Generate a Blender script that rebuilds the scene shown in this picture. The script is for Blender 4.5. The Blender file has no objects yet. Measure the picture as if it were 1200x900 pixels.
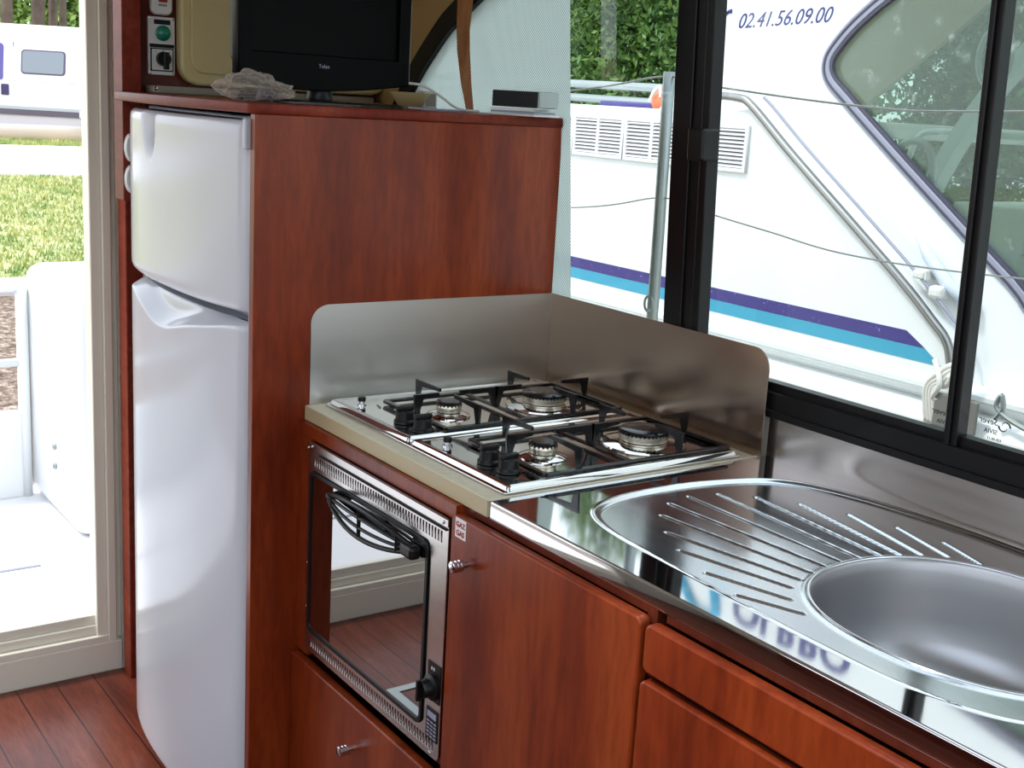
import bpy, bmesh, math, random
import numpy as np
from mathutils import Vector, Matrix, noise
random.seed(7)
SC = bpy.context.scene
COL = SC.collection

# ------------------------------------------------------------------ camera
CAM = Vector((1.97357, -0.96329, 1.45718))
FWD = Vector((-0.7909596, 0.56962321, -0.22341064))
RGT = Vector((0.57268729, 0.81775659, 0.05747546))
UPV = Vector((-0.21543488, 0.08248367, 0.97302839))
cd = bpy.data.cameras.new('camera'); cam = bpy.data.objects.new('camera', cd); COL.objects.link(cam)
cd.sensor_fit = 'HORIZONTAL'; cd.sensor_width = 36; cd.lens = 36 * 1441.06 / 1200
cd.clip_start = .02; cd.clip_end = 300
M4 = Matrix.Identity(4)
for i in range(3):
    M4[i][0] = RGT[i]; M4[i][1] = UPV[i]; M4[i][2] = -FWD[i]; M4[i][3] = CAM[i]
cam.matrix_world = M4
SC.camera = cam

# ------------------------------------------------------------------ light
SC.view_settings.view_transform = 'Standard'; SC.view_settings.look = 'None'
SC.view_settings.gamma = 1; SC.view_settings.use_curve_mapping = False
SC.view_settings.exposure = 1.5
w = bpy.data.worlds.new('sky'); SC.world = w; w.use_nodes = True
nt = w.node_tree; bg = nt.nodes['Background']
tc = nt.nodes.new('ShaderNodeTexCoord'); sx = nt.nodes.new('ShaderNodeSeparateXYZ')
rp = nt.nodes.new('ShaderNodeValToRGB')
nt.links.new(tc.outputs['Generated'], sx.inputs[0]); nt.links.new(sx.outputs['Z'], rp.inputs[0])
rp.color_ramp.elements[0].position = 0.0; rp.color_ramp.elements[0].color = (.88, .93, 1, 1)
rp.color_ramp.elements[1].position = .8; rp.color_ramp.elements[1].color = (.72, .84, 1, 1)
nt.links.new(rp.outputs[0], bg.inputs['Color']); bg.inputs['Strength'].default_value = .85
sd = bpy.data.lights.new('sun', 'SUN'); sun = bpy.data.objects.new('sun', sd); COL.objects.link(sun)
sd.energy = .8; sd.angle = math.radians(8); sd.color = (1, .96, .9)
sun.rotation_euler = Vector((0.30, 0.50, -0.90)).to_track_quat('-Z', 'Y').to_euler()

# ------------------------------------------------------------------ materials
def lin(c):
    return tuple(((v / 255) / 12.92 if v / 255 <= .04045 else ((v / 255 + .055) / 1.055) ** 2.4) for v in c) + (1,)
def mat(name, c, rough=.5, metal=0, spec=.5, coat=0, emit=None):
    m = bpy.data.materials.new(name); m.use_nodes = True
    p = m.node_tree.nodes['Principled BSDF']
    p.inputs['Base Color'].default_value = lin(c); p.inputs['Roughness'].default_value = rough
    p.inputs['Metallic'].default_value = metal; p.inputs['Specular IOR Level'].default_value = spec
    p.inputs['Coat Weight'].default_value = coat
    if emit: p.inputs['Emission Color'].default_value = lin(c); p.inputs['Emission Strength'].default_value = emit
    return m
def nodes(m):
    return m.node_tree, m.node_tree.nodes, m.node_tree.links, m.node_tree.nodes['Principled BSDF']
def tex(m, scale, detail=4, rough=.55, kind='ShaderNodeTexNoise', nscale=1.0):
    t, n, l, p = nodes(m)
    c = n.new('ShaderNodeTexCoord'); mp = n.new('ShaderNodeMapping'); mp.inputs['Scale'].default_value = scale
    g = n.new('ShaderNodeNewGeometry')
    l.new(g.outputs['Position'], mp.inputs[0])
    x = n.new(kind); l.new(mp.outputs[0], x.inputs['Vector']); x.inputs['Scale'].default_value = nscale
    if kind == 'ShaderNodeTexNoise': x.inputs['Detail'].default_value = detail; x.inputs['Roughness'].default_value = rough
    return x
def ramp(m, src, stops):
    t, n, l, p = nodes(m)
    r = n.new('ShaderNodeValToRGB'); e = r.color_ramp.elements
    while len(e) < len(stops): e.new(.5)
    for k, (pos, c) in enumerate(stops): e[k].position = pos; e[k].color = lin(c)
    l.new(src, r.inputs[0]); return r
def mix(m, a, b, fac, mode='MIX'):
    t, n, l, p = nodes(m)
    x = n.new('ShaderNodeMix'); x.data_type = 'RGBA'; x.blend_type = mode
    if hasattr(fac, 'links'): l.new(fac, x.inputs[0])
    else: x.inputs[0].default_value = fac
    l.new(a, x.inputs[6]); l.new(b, x.inputs[7]); return x.outputs[2]
def bump(m, src, strength, dist=.001):
    t, n, l, p = nodes(m)
    b = n.new('ShaderNodeBump'); b.inputs['Strength'].default_value = strength; b.inputs['Distance'].default_value = dist
    l.new(src, b.inputs['Height']); l.new(b.outputs[0], p.inputs['Normal'])

def wood(name, ca, cb, cc, scale=(9, 9, 1.6), rough=.28):
    m = mat(name, ca, rough, spec=.3); t, n, l, p = nodes(m)
    a = tex(m, scale, 5, .6); b = tex(m, tuple(s * 9 for s in scale), 3, .6)
    r = ramp(m, a.outputs[0], [(.28, cb), (.5, ca), (.72, cc)])
    r2 = ramp(m, b.outputs[0], [(.35, (205, 195, 190)), (.6, (255, 255, 255))])
    l.new(mix(m, r.outputs[0], r2.outputs[0], .6, 'MULTIPLY'), p.inputs['Base Color'])
    bump(m, b.outputs[0], .08, .0006)
    return m
WOOD = wood('cherry_veneer', (131, 50, 20), (96, 32, 13), (152, 67, 29))
WOODD = wood('dark_cherry', (92, 38, 24), (74, 28, 18), (106, 48, 30))
WOODE = wood('cherry_edge', (128, 54, 38), (108, 42, 30), (144, 68, 48), scale=(2, 9, 6), rough=.38)
nodes(WOODE)[3].inputs['Specular IOR Level'].default_value = .12
def steel(name, c, rough, aniso=(3, 3, 160), amt=.1, b=.02):
    b = b * .4
    m = mat(name, c, rough, 1); t, n, l, p = nodes(m)
    a = tex(m, aniso, 3, .6)
    mr = n.new('ShaderNodeMapRange'); mr.inputs[3].default_value = max(.02, rough - amt); mr.inputs[4].default_value = rough + amt
    l.new(a.outputs[0], mr.inputs[0]); l.new(mr.outputs[0], p.inputs['Roughness'])
    bump(m, a.outputs[0], b, .0004)
    return m
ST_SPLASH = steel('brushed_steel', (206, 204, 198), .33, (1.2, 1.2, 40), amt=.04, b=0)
ST_SPLASHR = steel('reflection_tint_steel', (176, 158, 142), .22, (3, 3, 9), amt=.06, b=0)  # brown of the reflected room is put into this steel's base colour
ST_MIRROR = steel('polished_steel', (205, 204, 205), .05, (40, 3, 3), .02, .006)
ST_DRAIN = steel('pressed_steel', (200, 201, 204), .17, (5, 60, 5), .05, .01)
ST_BOWL = steel('satin_steel', (176, 176, 178), .40, (8, 8, 30), .05, .02)
ST_TRIM = steel('trim_steel', (196, 190, 186), .24, (3, 3, 120), .06, .02)
CHROME = mat('chrome', (215, 215, 220), .12, 1)
GALV = mat('galvanised', (165, 172, 170), .45, .9)
_a = tex(GALV, (150, 150, 60), 3); bump(GALV, _a.outputs[0], .3, .001)
BLACK = mat('black_aluminium', (17, 16, 17), .35, 0, .3)
BLKPL = mat('black_plastic', (12, 12, 13), .38, 0, .35)
TVBLK = mat('tv_black', (3, 3, 4), .4, 0, .07)
BLKEN = mat('black_enamel', (12, 12, 13), .22)
SCREEN = mat('tv_screen', (2, 3, 3), .3, 0, .06)
RUBBER = mat('grey_rubber', (70, 66, 84), .5)
RUBL = mat('light_seal', (150, 150, 168), .4)
DARK = mat('dark_gap', (16, 12, 12), .8)
CREAM = mat('cream_plastic', (205, 188, 134), .45)
BEIGE = mat('beige_laminate', (190, 182, 158), .42)
_a = tex(BEIGE, (60, 60, 60), 4); _r = ramp(BEIGE, _a.outputs[0], [(.3, (200, 191, 164)), (.7, (212, 204, 179))])
nodes(BEIGE)[2].new(_r.outputs[0], nodes(BEIGE)[3].inputs['Base Color'])
DOORAL = mat('cream_aluminium', (236, 231, 214), .4)
WALLP = mat('cream_wall', (196, 190, 176), .6)
TANW = mat('tan_wall', (176, 146, 92), .55)
FRIDGE = mat('white_enamel', (208, 208, 213), .14, 0, .5)
FRGREY = mat('grey_enamel', (176, 180, 188), .3)
WHITEP = mat('white_plastic', (225, 225, 220), .35)
GEL = mat('white_gelcoat', (236, 238, 238), .22)
GELG = mat('deck_gelcoat', (238, 236, 236), .5)
NAVY = mat('navy_stripe', (58, 48, 120), .4)
_a = tex(NAVY, (90, 90, 90), 2); _r = ramp(NAVY, _a.outputs[0], [(.0, (56, 46, 118)), (.66, (62, 52, 126)), (.72, (150, 140, 200))])
nodes(NAVY)[2].new(_r.outputs[0], nodes(NAVY)[3].inputs['Base Color'])
CYAN = mat('turquoise_stripe', (62, 160, 190), .4)
BLUETX = mat('blue_lettering', (50, 50, 120), .5)
CYANTX = mat('cyan_lettering', (60, 170, 210), .5)
ORANGE = mat('orange_float', (240, 110, 60), .6)
GREEN = mat('green_lens', (20, 130, 105), .25)
RED = mat('red_print', (150, 30, 30), .5)
PAPER = mat('paper', (228, 226, 222), .7)
LABEL = mat('label_white', (226, 220, 216), .5)
TAN = wood('tan_strip', (176, 120, 74), (150, 96, 54), (190, 140, 92), scale=(40, 40, 8))
ROPE = mat('white_rope', (225, 222, 215), .8)
FLOORW = wood('deck_planks', (110, 54, 39), (86, 40, 29), (128, 70, 51), scale=(2.2, 14, 14), rough=.3)
def glass(name, tint, refl=.08, alpha_mix=0.0, dust=None):
    m = bpy.data.materials.new(name); m.use_nodes = True; t = m.node_tree; n = t.nodes; n.clear()
    o = n.new('ShaderNodeOutputMaterial'); tr = n.new('ShaderNodeBsdfTransparent'); tr.inputs[0].default_value = lin(tint)
    g = n.new('ShaderNodeBsdfGlossy'); g.inputs['Roughness'].default_value = .01
    fr = n.new('ShaderNodeFresnel'); fr.inputs[0].default_value = 1.45
    mu = n.new('ShaderNodeMath'); mu.operation = 'MULTIPLY'; mu.inputs[1].default_value = refl
    mx = n.new('ShaderNodeMixShader'); t.links.new(fr.outputs[0], mu.inputs[0]); t.links.new(mu.outputs[0], mx.inputs[0])
    t.links.new(tr.outputs[0], mx.inputs[1]); t.links.new(g.outputs[0], mx.inputs[2])
    last = mx
    if dust:
        ge = n.new('ShaderNodeNewGeometry'); nz = n.new('ShaderNodeTexNoise'); nz.inputs['Scale'].default_value = dust[0]; nz.inputs['Detail'].default_value = 5
        t.links.new(ge.outputs['Position'], nz.inputs['Vector'])
        r = n.new('ShaderNodeMapRange'); r.inputs[1].default_value = dust[1]; r.inputs[2].default_value = dust[1] + .12; r.inputs[3].default_value = dust[3]; r.inputs[4].default_value = dust[2]
        t.links.new(nz.outputs[0], r.inputs[0])
        d = n.new('ShaderNodeBsdfDiffuse'); d.inputs[0].default_value = (.6, .68, .62, 1)
        m2 = n.new('ShaderNodeMixShader'); t.links.new(r.outputs[0], m2.inputs[0]); t.links.new(mx.outputs[0], m2.inputs[1]); t.links.new(d.outputs[0], m2.inputs[2]); last = m2
    t.links.new(last.outputs[0], o.inputs[0]); return m
PANE = glass('window_glass', (250, 253, 251), .07)
BOATGL = glass('tinted_glass', (196, 212, 204), .9, dust=(14, .60, .38, .10))
def film():
    m = bpy.data.materials.new('textured_film'); m.use_nodes = True; t = m.node_tree; n = t.nodes; n.clear(); L = t.links.new
    o = n.new('ShaderNodeOutputMaterial'); ge = n.new('ShaderNodeNewGeometry'); mp = n.new('ShaderNodeMapping')
    mp.vector_type = 'POINT'; mp.inputs['Rotation'].default_value = (0, math.radians(45), 0); mp.inputs['Scale'].default_value = (1, 0, 1)
    L(ge.outputs['Position'], mp.inputs[0])
    ch = n.new('ShaderNodeTexVoronoi'); ch.inputs['Scale'].default_value = 210; ch.inputs['Randomness'].default_value = 0
    L(mp.outputs[0], ch.inputs['Vector'])
    mr = n.new('ShaderNodeMapRange'); mr.inputs[1].default_value = .25; mr.inputs[2].default_value = .5; mr.inputs[3].default_value = .10; mr.inputs[4].default_value = .60
    L(ch.outputs['Distance'], mr.inputs[0])
    tr = n.new('ShaderNodeBsdfTranslucent'); tr.inputs[0].default_value = (.93, .96, .95, 1)
    df = n.new('ShaderNodeBsdfDiffuse'); df.inputs[0].default_value = (.75, .8, .78, 1)
    a = n.new('ShaderNodeMixShader'); a.inputs[0].default_value = .25; L(tr.outputs[0], a.inputs[1]); L(df.outputs[0], a.inputs[2])
    tp = n.new('ShaderNodeBsdfTransparent'); tp.inputs[0].default_value = (.5, .56, .53, 1)
    b = n.new('ShaderNodeMixShader'); L(mr.outputs[0], b.inputs[0]); L(a.outputs[0], b.inputs[1]); L(tp.outputs[0], b.inputs[2])
    L(b.outputs[0], o.inputs[0]); return m
FILM = film()
def bagmat():
    m = bpy.data.materials.new('clear_plastic_bag'); m.use_nodes = True; t = m.node_tree; n = t.nodes; n.clear(); L = t.links.new
    o = n.new('ShaderNodeOutputMaterial'); tp = n.new('ShaderNodeBsdfTransparent'); tp.inputs[0].default_value = (.92, .9, .88, 1)
    g = n.new('ShaderNodeBsdfPrincipled'); g.inputs['Base Color'].default_value = (.74, .66, .58, 1); g.inputs['Roughness'].default_value = .15
    lw = n.new('ShaderNodeLayerWeight'); lw.inputs[0].default_value = .45
    mr = n.new('ShaderNodeMapRange'); mr.inputs[3].default_value = .10; mr.inputs[4].default_value = .62; L(lw.outputs['Facing'], mr.inputs[0])
    a = n.new('ShaderNodeMixShader'); L(mr.outputs[0], a.inputs[0]); L(tp.outputs[0], a.inputs[1]); L(g.outputs[0], a.inputs[2]); L(a.outputs[0], o.inputs[0]); return m
BAG = bagmat()
def leafmat(name, a, b):
    m = mat(name, a, .6); t, n, l, p = nodes(m)
    x = tex(m, (3, 3, 3), 5); r = ramp(m, x.outputs[0], [(.35, a), (.65, b)]); l.new(r.outputs[0], p.inputs['Base Color'])
    p.inputs['Subsurface Weight'].default_value = 0
    return m
LEAFD = leafmat('dark_leaves', (50, 88, 38), (112, 146, 72)); LEAFL = leafmat('pale_leaves', (104, 136, 62), (150, 176, 92))
BARK = leafmat('bark', (66, 52, 44), (96, 78, 66))
GRASS = leafmat('grass_ground', (150, 156, 92), (206, 194, 140))
BLADE = leafmat('grass_blades', (126, 156, 78), (204, 200, 132))
PATH = mat('pale_path', (232, 228, 226), .9); QUAY = mat('quay_stone', (214, 200, 196), .8)
WATER = mat('brown_water', (118, 100, 84), .25)
_a = tex(WATER, (12, 12, 12), 6, .7); _r = ramp(WATER, _a.outputs[0], [(.35, (84, 66, 56)), (.5, (136, 114, 96)), (.68, (196, 176, 150))])
nodes(WATER)[2].new(_r.outputs[0], nodes(WATER)[3].inputs['Base Color']); bump(WATER, _a.outputs[0], .4, .03)

# ------------------------------------------------------------------ builders
def wloc(p):
    v = Vector((0, 0, 0))
    while p is not None: v = v + p.location; p = p.parent
    return v
def link(name, me, m, parent=None, local=False, smooth=False, base=True):
    """link a mesh given in world coordinates (or in its parent's when local)"""
    o = bpy.data.objects.new(name, me); COL.objects.link(o)
    if m is not None:
        for x in (m if isinstance(m, (list, tuple)) else [m]): me.materials.append(x)
    if smooth: me.shade_smooth()
    if parent is not None:
        o.parent = parent
        if not local: me.transform(Matrix.Translation(-wloc(parent)))
    elif not local and base and len(me.vertices):
        co = np.empty(len(me.vertices) * 3); me.vertices.foreach_get('co', co); co = co.reshape(-1, 3)
        c = (co.min(0) + co.max(0)) / 2; c[2] = co[:, 2].min()
        me.transform(Matrix.Translation(-Vector(c))); o.location = c
    me.update(); return o
def bmobj(name, bm, m, parent=None, **k):
    me = bpy.data.meshes.new(name); bmesh.ops.recalc_face_normals(bm, faces=bm.faces) if k.pop('recalc', True) else None
    bm.to_mesh(me); bm.free(); return link(name, me, m, parent, **k)
def tag(o, label=None, cat=None, group=None, kind=None):
    if label: o['label'] = label
    if cat: o['category'] = cat
    if group: o['group'] = group
    if kind: o['kind'] = kind
    return o
def thing(name, loc, label, cat, group=None, rz=0):
    o = bpy.data.objects.new(name, None); COL.objects.link(o); o.location = loc; o.rotation_euler = (0, 0, rz)
    o.empty_display_size = .05
    return tag(o, label, cat, group)
def sbox(bm, lo, hi, bev=0, seg=2):
    v = [bm.verts.new((x, y, z)) for x in (lo[0], hi[0]) for y in (lo[1], hi[1]) for z in (lo[2], hi[2])]
    q = [(0, 1, 3, 2), (4, 6, 7, 5), (0, 4, 5, 1), (2, 3, 7, 6), (0, 2, 6, 4), (1, 5, 7, 3)]
    fs = [bm.faces.new([v[i] for i in f]) for f in q]
    if bev > 0:
        es = list({e for f in fs for e in f.edges})
        bmesh.ops.bevel(bm, geom=es, offset=bev, segments=seg, profile=.5, affect='EDGES')
    return fs
def box(name, lo, hi, m, parent=None, bev=0, **k):
    bm = bmesh.new(); sbox(bm, lo, hi, bev); return bmobj(name, bm, m, parent, **k)
def boxes(name, lst, m, parent=None, bev=0, **k):
    bm = bmesh.new()
    for lo, hi in lst: sbox(bm, lo, hi, bev, 1)
    return bmobj(name, bm, m, parent, **k)
def catmull(pts, n=8, closed=False):
    P = [Vector(p) for p in pts]; out = []; N = len(P)
    rng = range(N if closed else N - 1)
    for i in rng:
        p0 = P[i - 1] if (closed or i > 0) else P[0]; p1 = P[i]; p2 = P[(i + 1) % N]
        p3 = P[(i + 2) % N] if (closed or i + 2 < N) else P[-1]
        for k in range(n):
            t = k / n
            out.append(.5 * ((2 * p1) + (p2 - p0) * t + (2 * p0 - 5 * p1 + 4 * p2 - p3) * t * t + (3 * p1 - p0 - 3 * p2 + p3) * t ** 3))
    if not closed: out.append(P[-1])
    return out
def stube(bm, pts, r, seg=8, closed=False, cap=True):
    P = [Vector(p) for p in pts]; N = len(P); rings = []; up = None
    for i in range(N):
        a = P[i - 1] if (i > 0 or closed) else P[i]; b = P[(i + 1) % N] if (i < N - 1 or closed) else P[i]
        t = (b - a).normalized()
        if up is None: up = Vector((0, 0, 1)) if abs(t.z) < .9 else Vector((1, 0, 0))
        s = t.cross(up); s = s.normalized() if s.length > 1e-6 else Vector((1, 0, 0)); up = s.cross(t).normalized()
        rr = r(i / (N - 1)) if callable(r) else r
        rings.append([bm.verts.new(P[i] + rr * (math.cos(2 * math.pi * k / seg) * s + math.sin(2 * math.pi * k / seg) * up)) for k in range(seg)])
    for i in range(N if closed else N - 1):
        A = rings[i]; B = rings[(i + 1) % N]
        for k in range(seg): bm.faces.new((A[k], A[(k + 1) % seg], B[(k + 1) % seg], B[k]))
    if cap and not closed: bm.faces.new(rings[0][::-1]); bm.faces.new(rings[-1])
def tube(name, pts, r, m, parent=None, seg=8, closed=False, **k):
    bm = bmesh.new(); stube(bm, pts, r, seg, closed); return bmobj(name, bm, m, parent, smooth=True, **k)
def lathe(bm, prof, center, axis=(0, 0, 1), seg=24):
    """prof: (r, h) pairs along axis"""
    ax = Vector(axis).normalized(); s = ax.orthogonal().normalized(); u = ax.cross(s); c = Vector(center); rings = []
    for r, h in prof:
        rings.append([bm.verts.new(c + ax * h + max(r, 1e-5) * (math.cos(2 * math.pi * k / seg) * s + math.sin(2 * math.pi * k / seg) * u)) for k in range(seg)])
    for A, B in zip(rings, rings[1:]):
        for k in range(seg): bm.faces.new((A[k], A[(k + 1) % seg], B[(k + 1) % seg], B[k]))
    bm.faces.new(rings[0][::-1]); bm.faces.new(rings[-1])
def lath(name, prof, center, m, parent=None, axis=(0, 0, 1), seg=24, **k):
    bm = bmesh.new(); lathe(bm, prof, center, axis, seg); o = bmobj(name, bm, m, parent, **k)
    o.data.shade_smooth(); sharp(o.data); return o
def sharp(me, ang=35):
    try: me.set_sharp_from_angle(angle=math.radians(ang))
    except Exception: pass
def rrect(x0, y0, x1, y1, r, n=6, corners=(1, 1, 1, 1)):
    out = []
    for i, (cx, cy, a) in enumerate([(x1 - r, y1 - r, 0), (x0 + r, y1 - r, 90), (x0 + r, y0 + r, 180), (x1 - r, y0 + r, 270)]):
        if corners[i]:
            for k in range(n + 1):
                t = math.radians(a + 90 * k / n); out.append((cx + r * math.cos(t), cy + r * math.sin(t)))
        else: out.append([(x1, y1), (x0, y1), (x0, y0), (x1, y0)][i])
    return out
def plate_mesh(name, outer, holes, th, origin, U, V, bevel=0):
    """flat outline with holes, extruded th along U x V, from origin"""
    cu = bpy.data.curves.new(name, 'CURVE'); cu.dimensions = '2D'; cu.fill_mode = 'BOTH'
    for ring in [outer] + holes:
        s = cu.splines.new('POLY'); s.points.add(len(ring) - 1); s.use_cyclic_u = True
        for k, p in enumerate(ring): s.points[k].co = (p[0], p[1], 0, 1)
    cu.extrude = th / 2 - bevel; cu.bevel_depth = bevel; cu.bevel_resolution = 1; cu.offset = -bevel
    o = bpy.data.objects.new('tmp', cu); COL.objects.link(o)
    dg = bpy.context.evaluated_depsgraph_get(); me = bpy.data.meshes.new_from_object(o.evaluated_get(dg))
    bpy.data.objects.remove(o); bpy.data.curves.remove(cu)
    U = Vector(U).normalized(); V = Vector(V).normalized(); N = U.cross(V)
    M = Matrix.Identity(4)
    for i in range(3): M[i][0] = U[i]; M[i][1] = V[i]; M[i][2] = N[i]; M[i][3] = origin[i] + N[i] * th / 2
    me.transform(M); me.materials.clear(); return me
def plate(name, outer, holes, th, origin, U, V, m, parent=None, bevel=0, **k):
    return link(name, plate_mesh(name, outer, holes, th, origin, U, V, bevel), m, parent, **k)
def text(name, s, size, origin, U, V, m, parent=None, th=.0006, shear=0, mirror=False, align='LEFT', bold=0):
    cu = bpy.data.curves.new(name, 'FONT'); cu.body = s; cu.size = size; cu.extrude = th / 2; cu.shear = shear; cu.align_x = align; cu.offset = bold
    cu.resolution_u = 3
    o = bpy.data.objects.new('tmp', cu); COL.objects.link(o)
    dg = bpy.context.evaluated_depsgraph_get(); me = bpy.data.meshes.new_from_object(o.evaluated_get(dg))
    bpy.data.objects.remove(o); bpy.data.curves.remove(cu)
    U = Vector(U).normalized(); V = Vector(V).normalized(); N = U.cross(V)
    M = Matrix.Identity(4)
    for i in range(3): M[i][0] = U[i] * (-1 if mirror else 1); M[i][1] = V[i]; M[i][2] = N[i]; M[i][3] = origin[i]
    me.transform(M); me.materials.clear(); return link(name, me, m, parent)
def grid_mesh(name, xs, ys, fn, m, parent=None, keep=None, matidx=None, smooth=True, **k):
    """surface through fn(x, y) -> 3D arrays; keep/matidx are arrays per cell"""
    X, Y = np.meshgrid(xs, ys, indexing='ij'); P = np.stack(fn(X, Y), -1).reshape(-1, 3)
    nx, ny = len(xs), len(ys); idx = np.arange(nx * ny).reshape(nx, ny)
    Q = np.stack([idx[:-1, :-1], idx[1:, :-1], idx[1:, 1:], idx[:-1, 1:]], -1).reshape(-1, 4)
    if keep is not None: kk = keep.reshape(-1); Q = Q[kk]
    used = np.unique(Q); rm = -np.ones(nx * ny, int); rm[used] = np.arange(len(used)); Q = rm[Q]; P = P[used]
    me = bpy.data.meshes.new(name); me.vertices.add(len(P)); me.vertices.foreach_set('co', P.ravel())
    me.loops.add(Q.size); me.loops.foreach_set('vertex_index', Q.ravel().astype(np.int32))
    me.polygons.add(len(Q)); me.polygons.foreach_set('loop_start', np.arange(0, Q.size, 4, dtype=np.int32))
    me.update(calc_edges=True)
    o = link(name, me, m, parent, smooth=smooth, **k)
    if matidx is not None:
        mi = matidx.reshape(-1); mi = mi[kk] if keep is not None else mi
        me.polygons.foreach_set('material_index', mi.astype(np.int32))
    return o
PI = math.pi
XU, YU, ZU = (1, 0, 0), (0, 1, 0), (0, 0, 1)

# ================================================================== ROOM SHELL
FZ = -.03; XB = -.97; XF = 3.3; YL = -2.35; YW = .565; ZC = 1.98
# floor planks: joints run along x
fl = FLOORW; t, n, l, p = nodes(fl)
g = n.new('ShaderNodeNewGeometry'); sp = n.new('ShaderNodeSeparateXYZ'); l.new(g.outputs['Position'], sp.inputs[0])
ma = n.new('ShaderNodeMath'); ma.operation = 'ADD'; ma.inputs[1].default_value = 10 * .0935 + .018; l.new(sp.outputs['Y'], ma.inputs[0])
mo = n.new('ShaderNodeMath'); mo.operation = 'PINGPONG'; mo.inputs[1].default_value = .0935 / 2; l.new(ma.outputs[0], mo.inputs[0])
lt = n.new('ShaderNodeMath'); lt.operation = 'LESS_THAN'; lt.inputs[1].default_value = .0016; l.new(mo.outputs[0], lt.inputs[0])
src = p.inputs['Base Color'].links[0].from_socket
dk = n.new('ShaderNodeRGB'); dk.outputs[0].default_value = lin((34, 22, 22))
l.new(mix(fl, src, dk.outputs[0], lt.outputs[0]), p.inputs['Base Color'])
tag(box('floor', (XB - .12, YL, FZ - .05), (XF, .62, FZ), FLOORW, base=False), 'red hardwood plank floor with dark caulked joints', 'floor', kind='structure')
me = plate_mesh('ceiling', [(XB - .03, YL - .03), (XF + .03, YL - .03), (XF + .03, .65), (XB - .03, .65)], [rrect(.5, -2.0, 3.1, -.35, .08)], .04, (0, 0, ZC), XU, YU)  # roof opening is out of view, added to brighten the cabin
tag(link('ceiling', me, WALLP), 'cream cabin ceiling with an added opening that lets in daylight', 'ceiling', kind='structure')
# left side wall with wide windows
me = plate_mesh('wall_left', [(XB, FZ), (XF, FZ), (XF, ZC), (XB, ZC)], [rrect(-.6, .98, 1.1, 1.75, .06), rrect(1.25, .98, 3.05, 1.75, .06)], .04, (0, YL, 0), XU, ZU)
tag(link('wall_left', me, WALLP), 'cream cabin side wall opposite the galley', 'wall', kind='structure')
me = plate_mesh('wall_front', [(YL, FZ), (.62, FZ), (.62, ZC), (YL, ZC)], [rrect(-2.1, 1.0, .4, 1.8, .06)], .04, (XF, 0, 0), YU, ZU)
tag(link('wall_front', me, WALLP), 'cream cabin front wall behind the viewer', 'wall', kind='structure')
tag(box('trim_3', (XB + .5, YL + .0005, FZ), (XF - .01, YL + .30, .90), WOODD), 'dark cherry furniture line along the opposite side wall', 'cabinet', kind='structure')
# rear bulkhead with wide sliding door opening y -1.5 .. -.07
me = plate_mesh('wall_rear', [(YL, FZ), (.62, FZ), (.62, ZC), (YL, ZC)], [[(-1.75, FZ + .0005), (-.03, FZ + .0005), (-.03, 1.9), (-1.75, 1.9)]], .05, (XB - .05, 0, 0), YU, ZU)
tag(link('wall_rear', me, WALLP), 'cream rear bulkhead around the sliding door', 'wall', kind='structure')
# sliding door frame
d1 = tag(thing('door_1', (XB, -.9, FZ), 'cream aluminium sliding glass door frame to the aft deck', 'door'), kind='structure')
box('sill', (XB - .06, -1.78, FZ), (XB, -.032, .05), DOORAL, d1, .003)
boxes('track', [((XB - .055, -1.75, .05), (XB - .003, -.05, .068)), ((XB - .050, -1.75, .068), (XB - .02, -.06, .093)), ((XB - .049, -1.75, .093), (XB - .03, -.066, .118))], DOORAL, d1, .0015)
boxes('jamb', [((XB - .06, -.093, .05), (XB - .01, -.066, 1.9)), ((XB - .07, -.066, .05), (XB - .001, -.045, 1.9)), ((XB - .06, -.045, .05), (XB - .02, -.02, 1.9)), ((XB - .04, -.0935, .118), (XB - .03, -.085, 1.9))], DOORAL, d1, .002)
boxes('jamb', [((XB - .06, -1.78, .05), (XB - .004, -1.74, 1.9))], DOORAL, d1, .002)
box('lintel', (XB - .06, -1.78, 1.88), (XB - .004, -.03, 1.94), DOORAL, d1, .002)
# wooden post right of the jamb
tag(box('trim_1', (-.955, -.034, FZ), (-.90, .03, 1.20), WOODE, bev=.004), 'slim red wooden trim post beside the door jamb', 'trim', kind='structure')
# wood side pilaster and dark inset carrying the switches
tag(box('trim_2', (-.76, -.101, 1.20), (-.70, -.060, ZC), WOODE, bev=.002), 'glossy red wooden upright left of the fridge', 'trim', kind='structure')
tag(box('wall_inset', (-.80, -.060, 1.40), (-.742, .562, ZC), WOODD), 'dark cherry bulkhead panel behind the television', 'wall', kind='structure')
# window wall: lower part, and the part left of the arch
TILT = .05
def wy(z): return YW - (z - 1.03) * TILT
def shear(o):
    me = o.data; off = wloc(o.parent) if o.parent else o.location
    for v in me.vertices:
        z = v.co.z + off.z; v.co.y -= (z - 1.03) * TILT
    me.update(); return o
tag(box('wall_right', (XB, .566, FZ), (XF, .62, .966), WALLP), 'cabin side wall below the galley window', 'wall', kind='structure')
# arch curve (right edge of the tan panel)
ac = [(-.80, 1.22), (-.70, 1.345), (-.624, 1.431), (-.552, 1.511), (-.441, 1.600), (-.375, 1.639), (-.22, 1.715), (-.05, 1.775), (.15, 1.82), (.35, 1.84)]
arch = [(v.x, v.y) for v in catmull([(a, b, 0) for a, b in ac], 6)]
outer = [(XB, ZC), (XB, 1.20)] + [(-.80, 1.20)] + arch + [(XF, 1.84), (XF, ZC)]
me = plate_mesh('wall_right', outer, [], .03, (0, .585, 0), XU, ZU)
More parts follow.
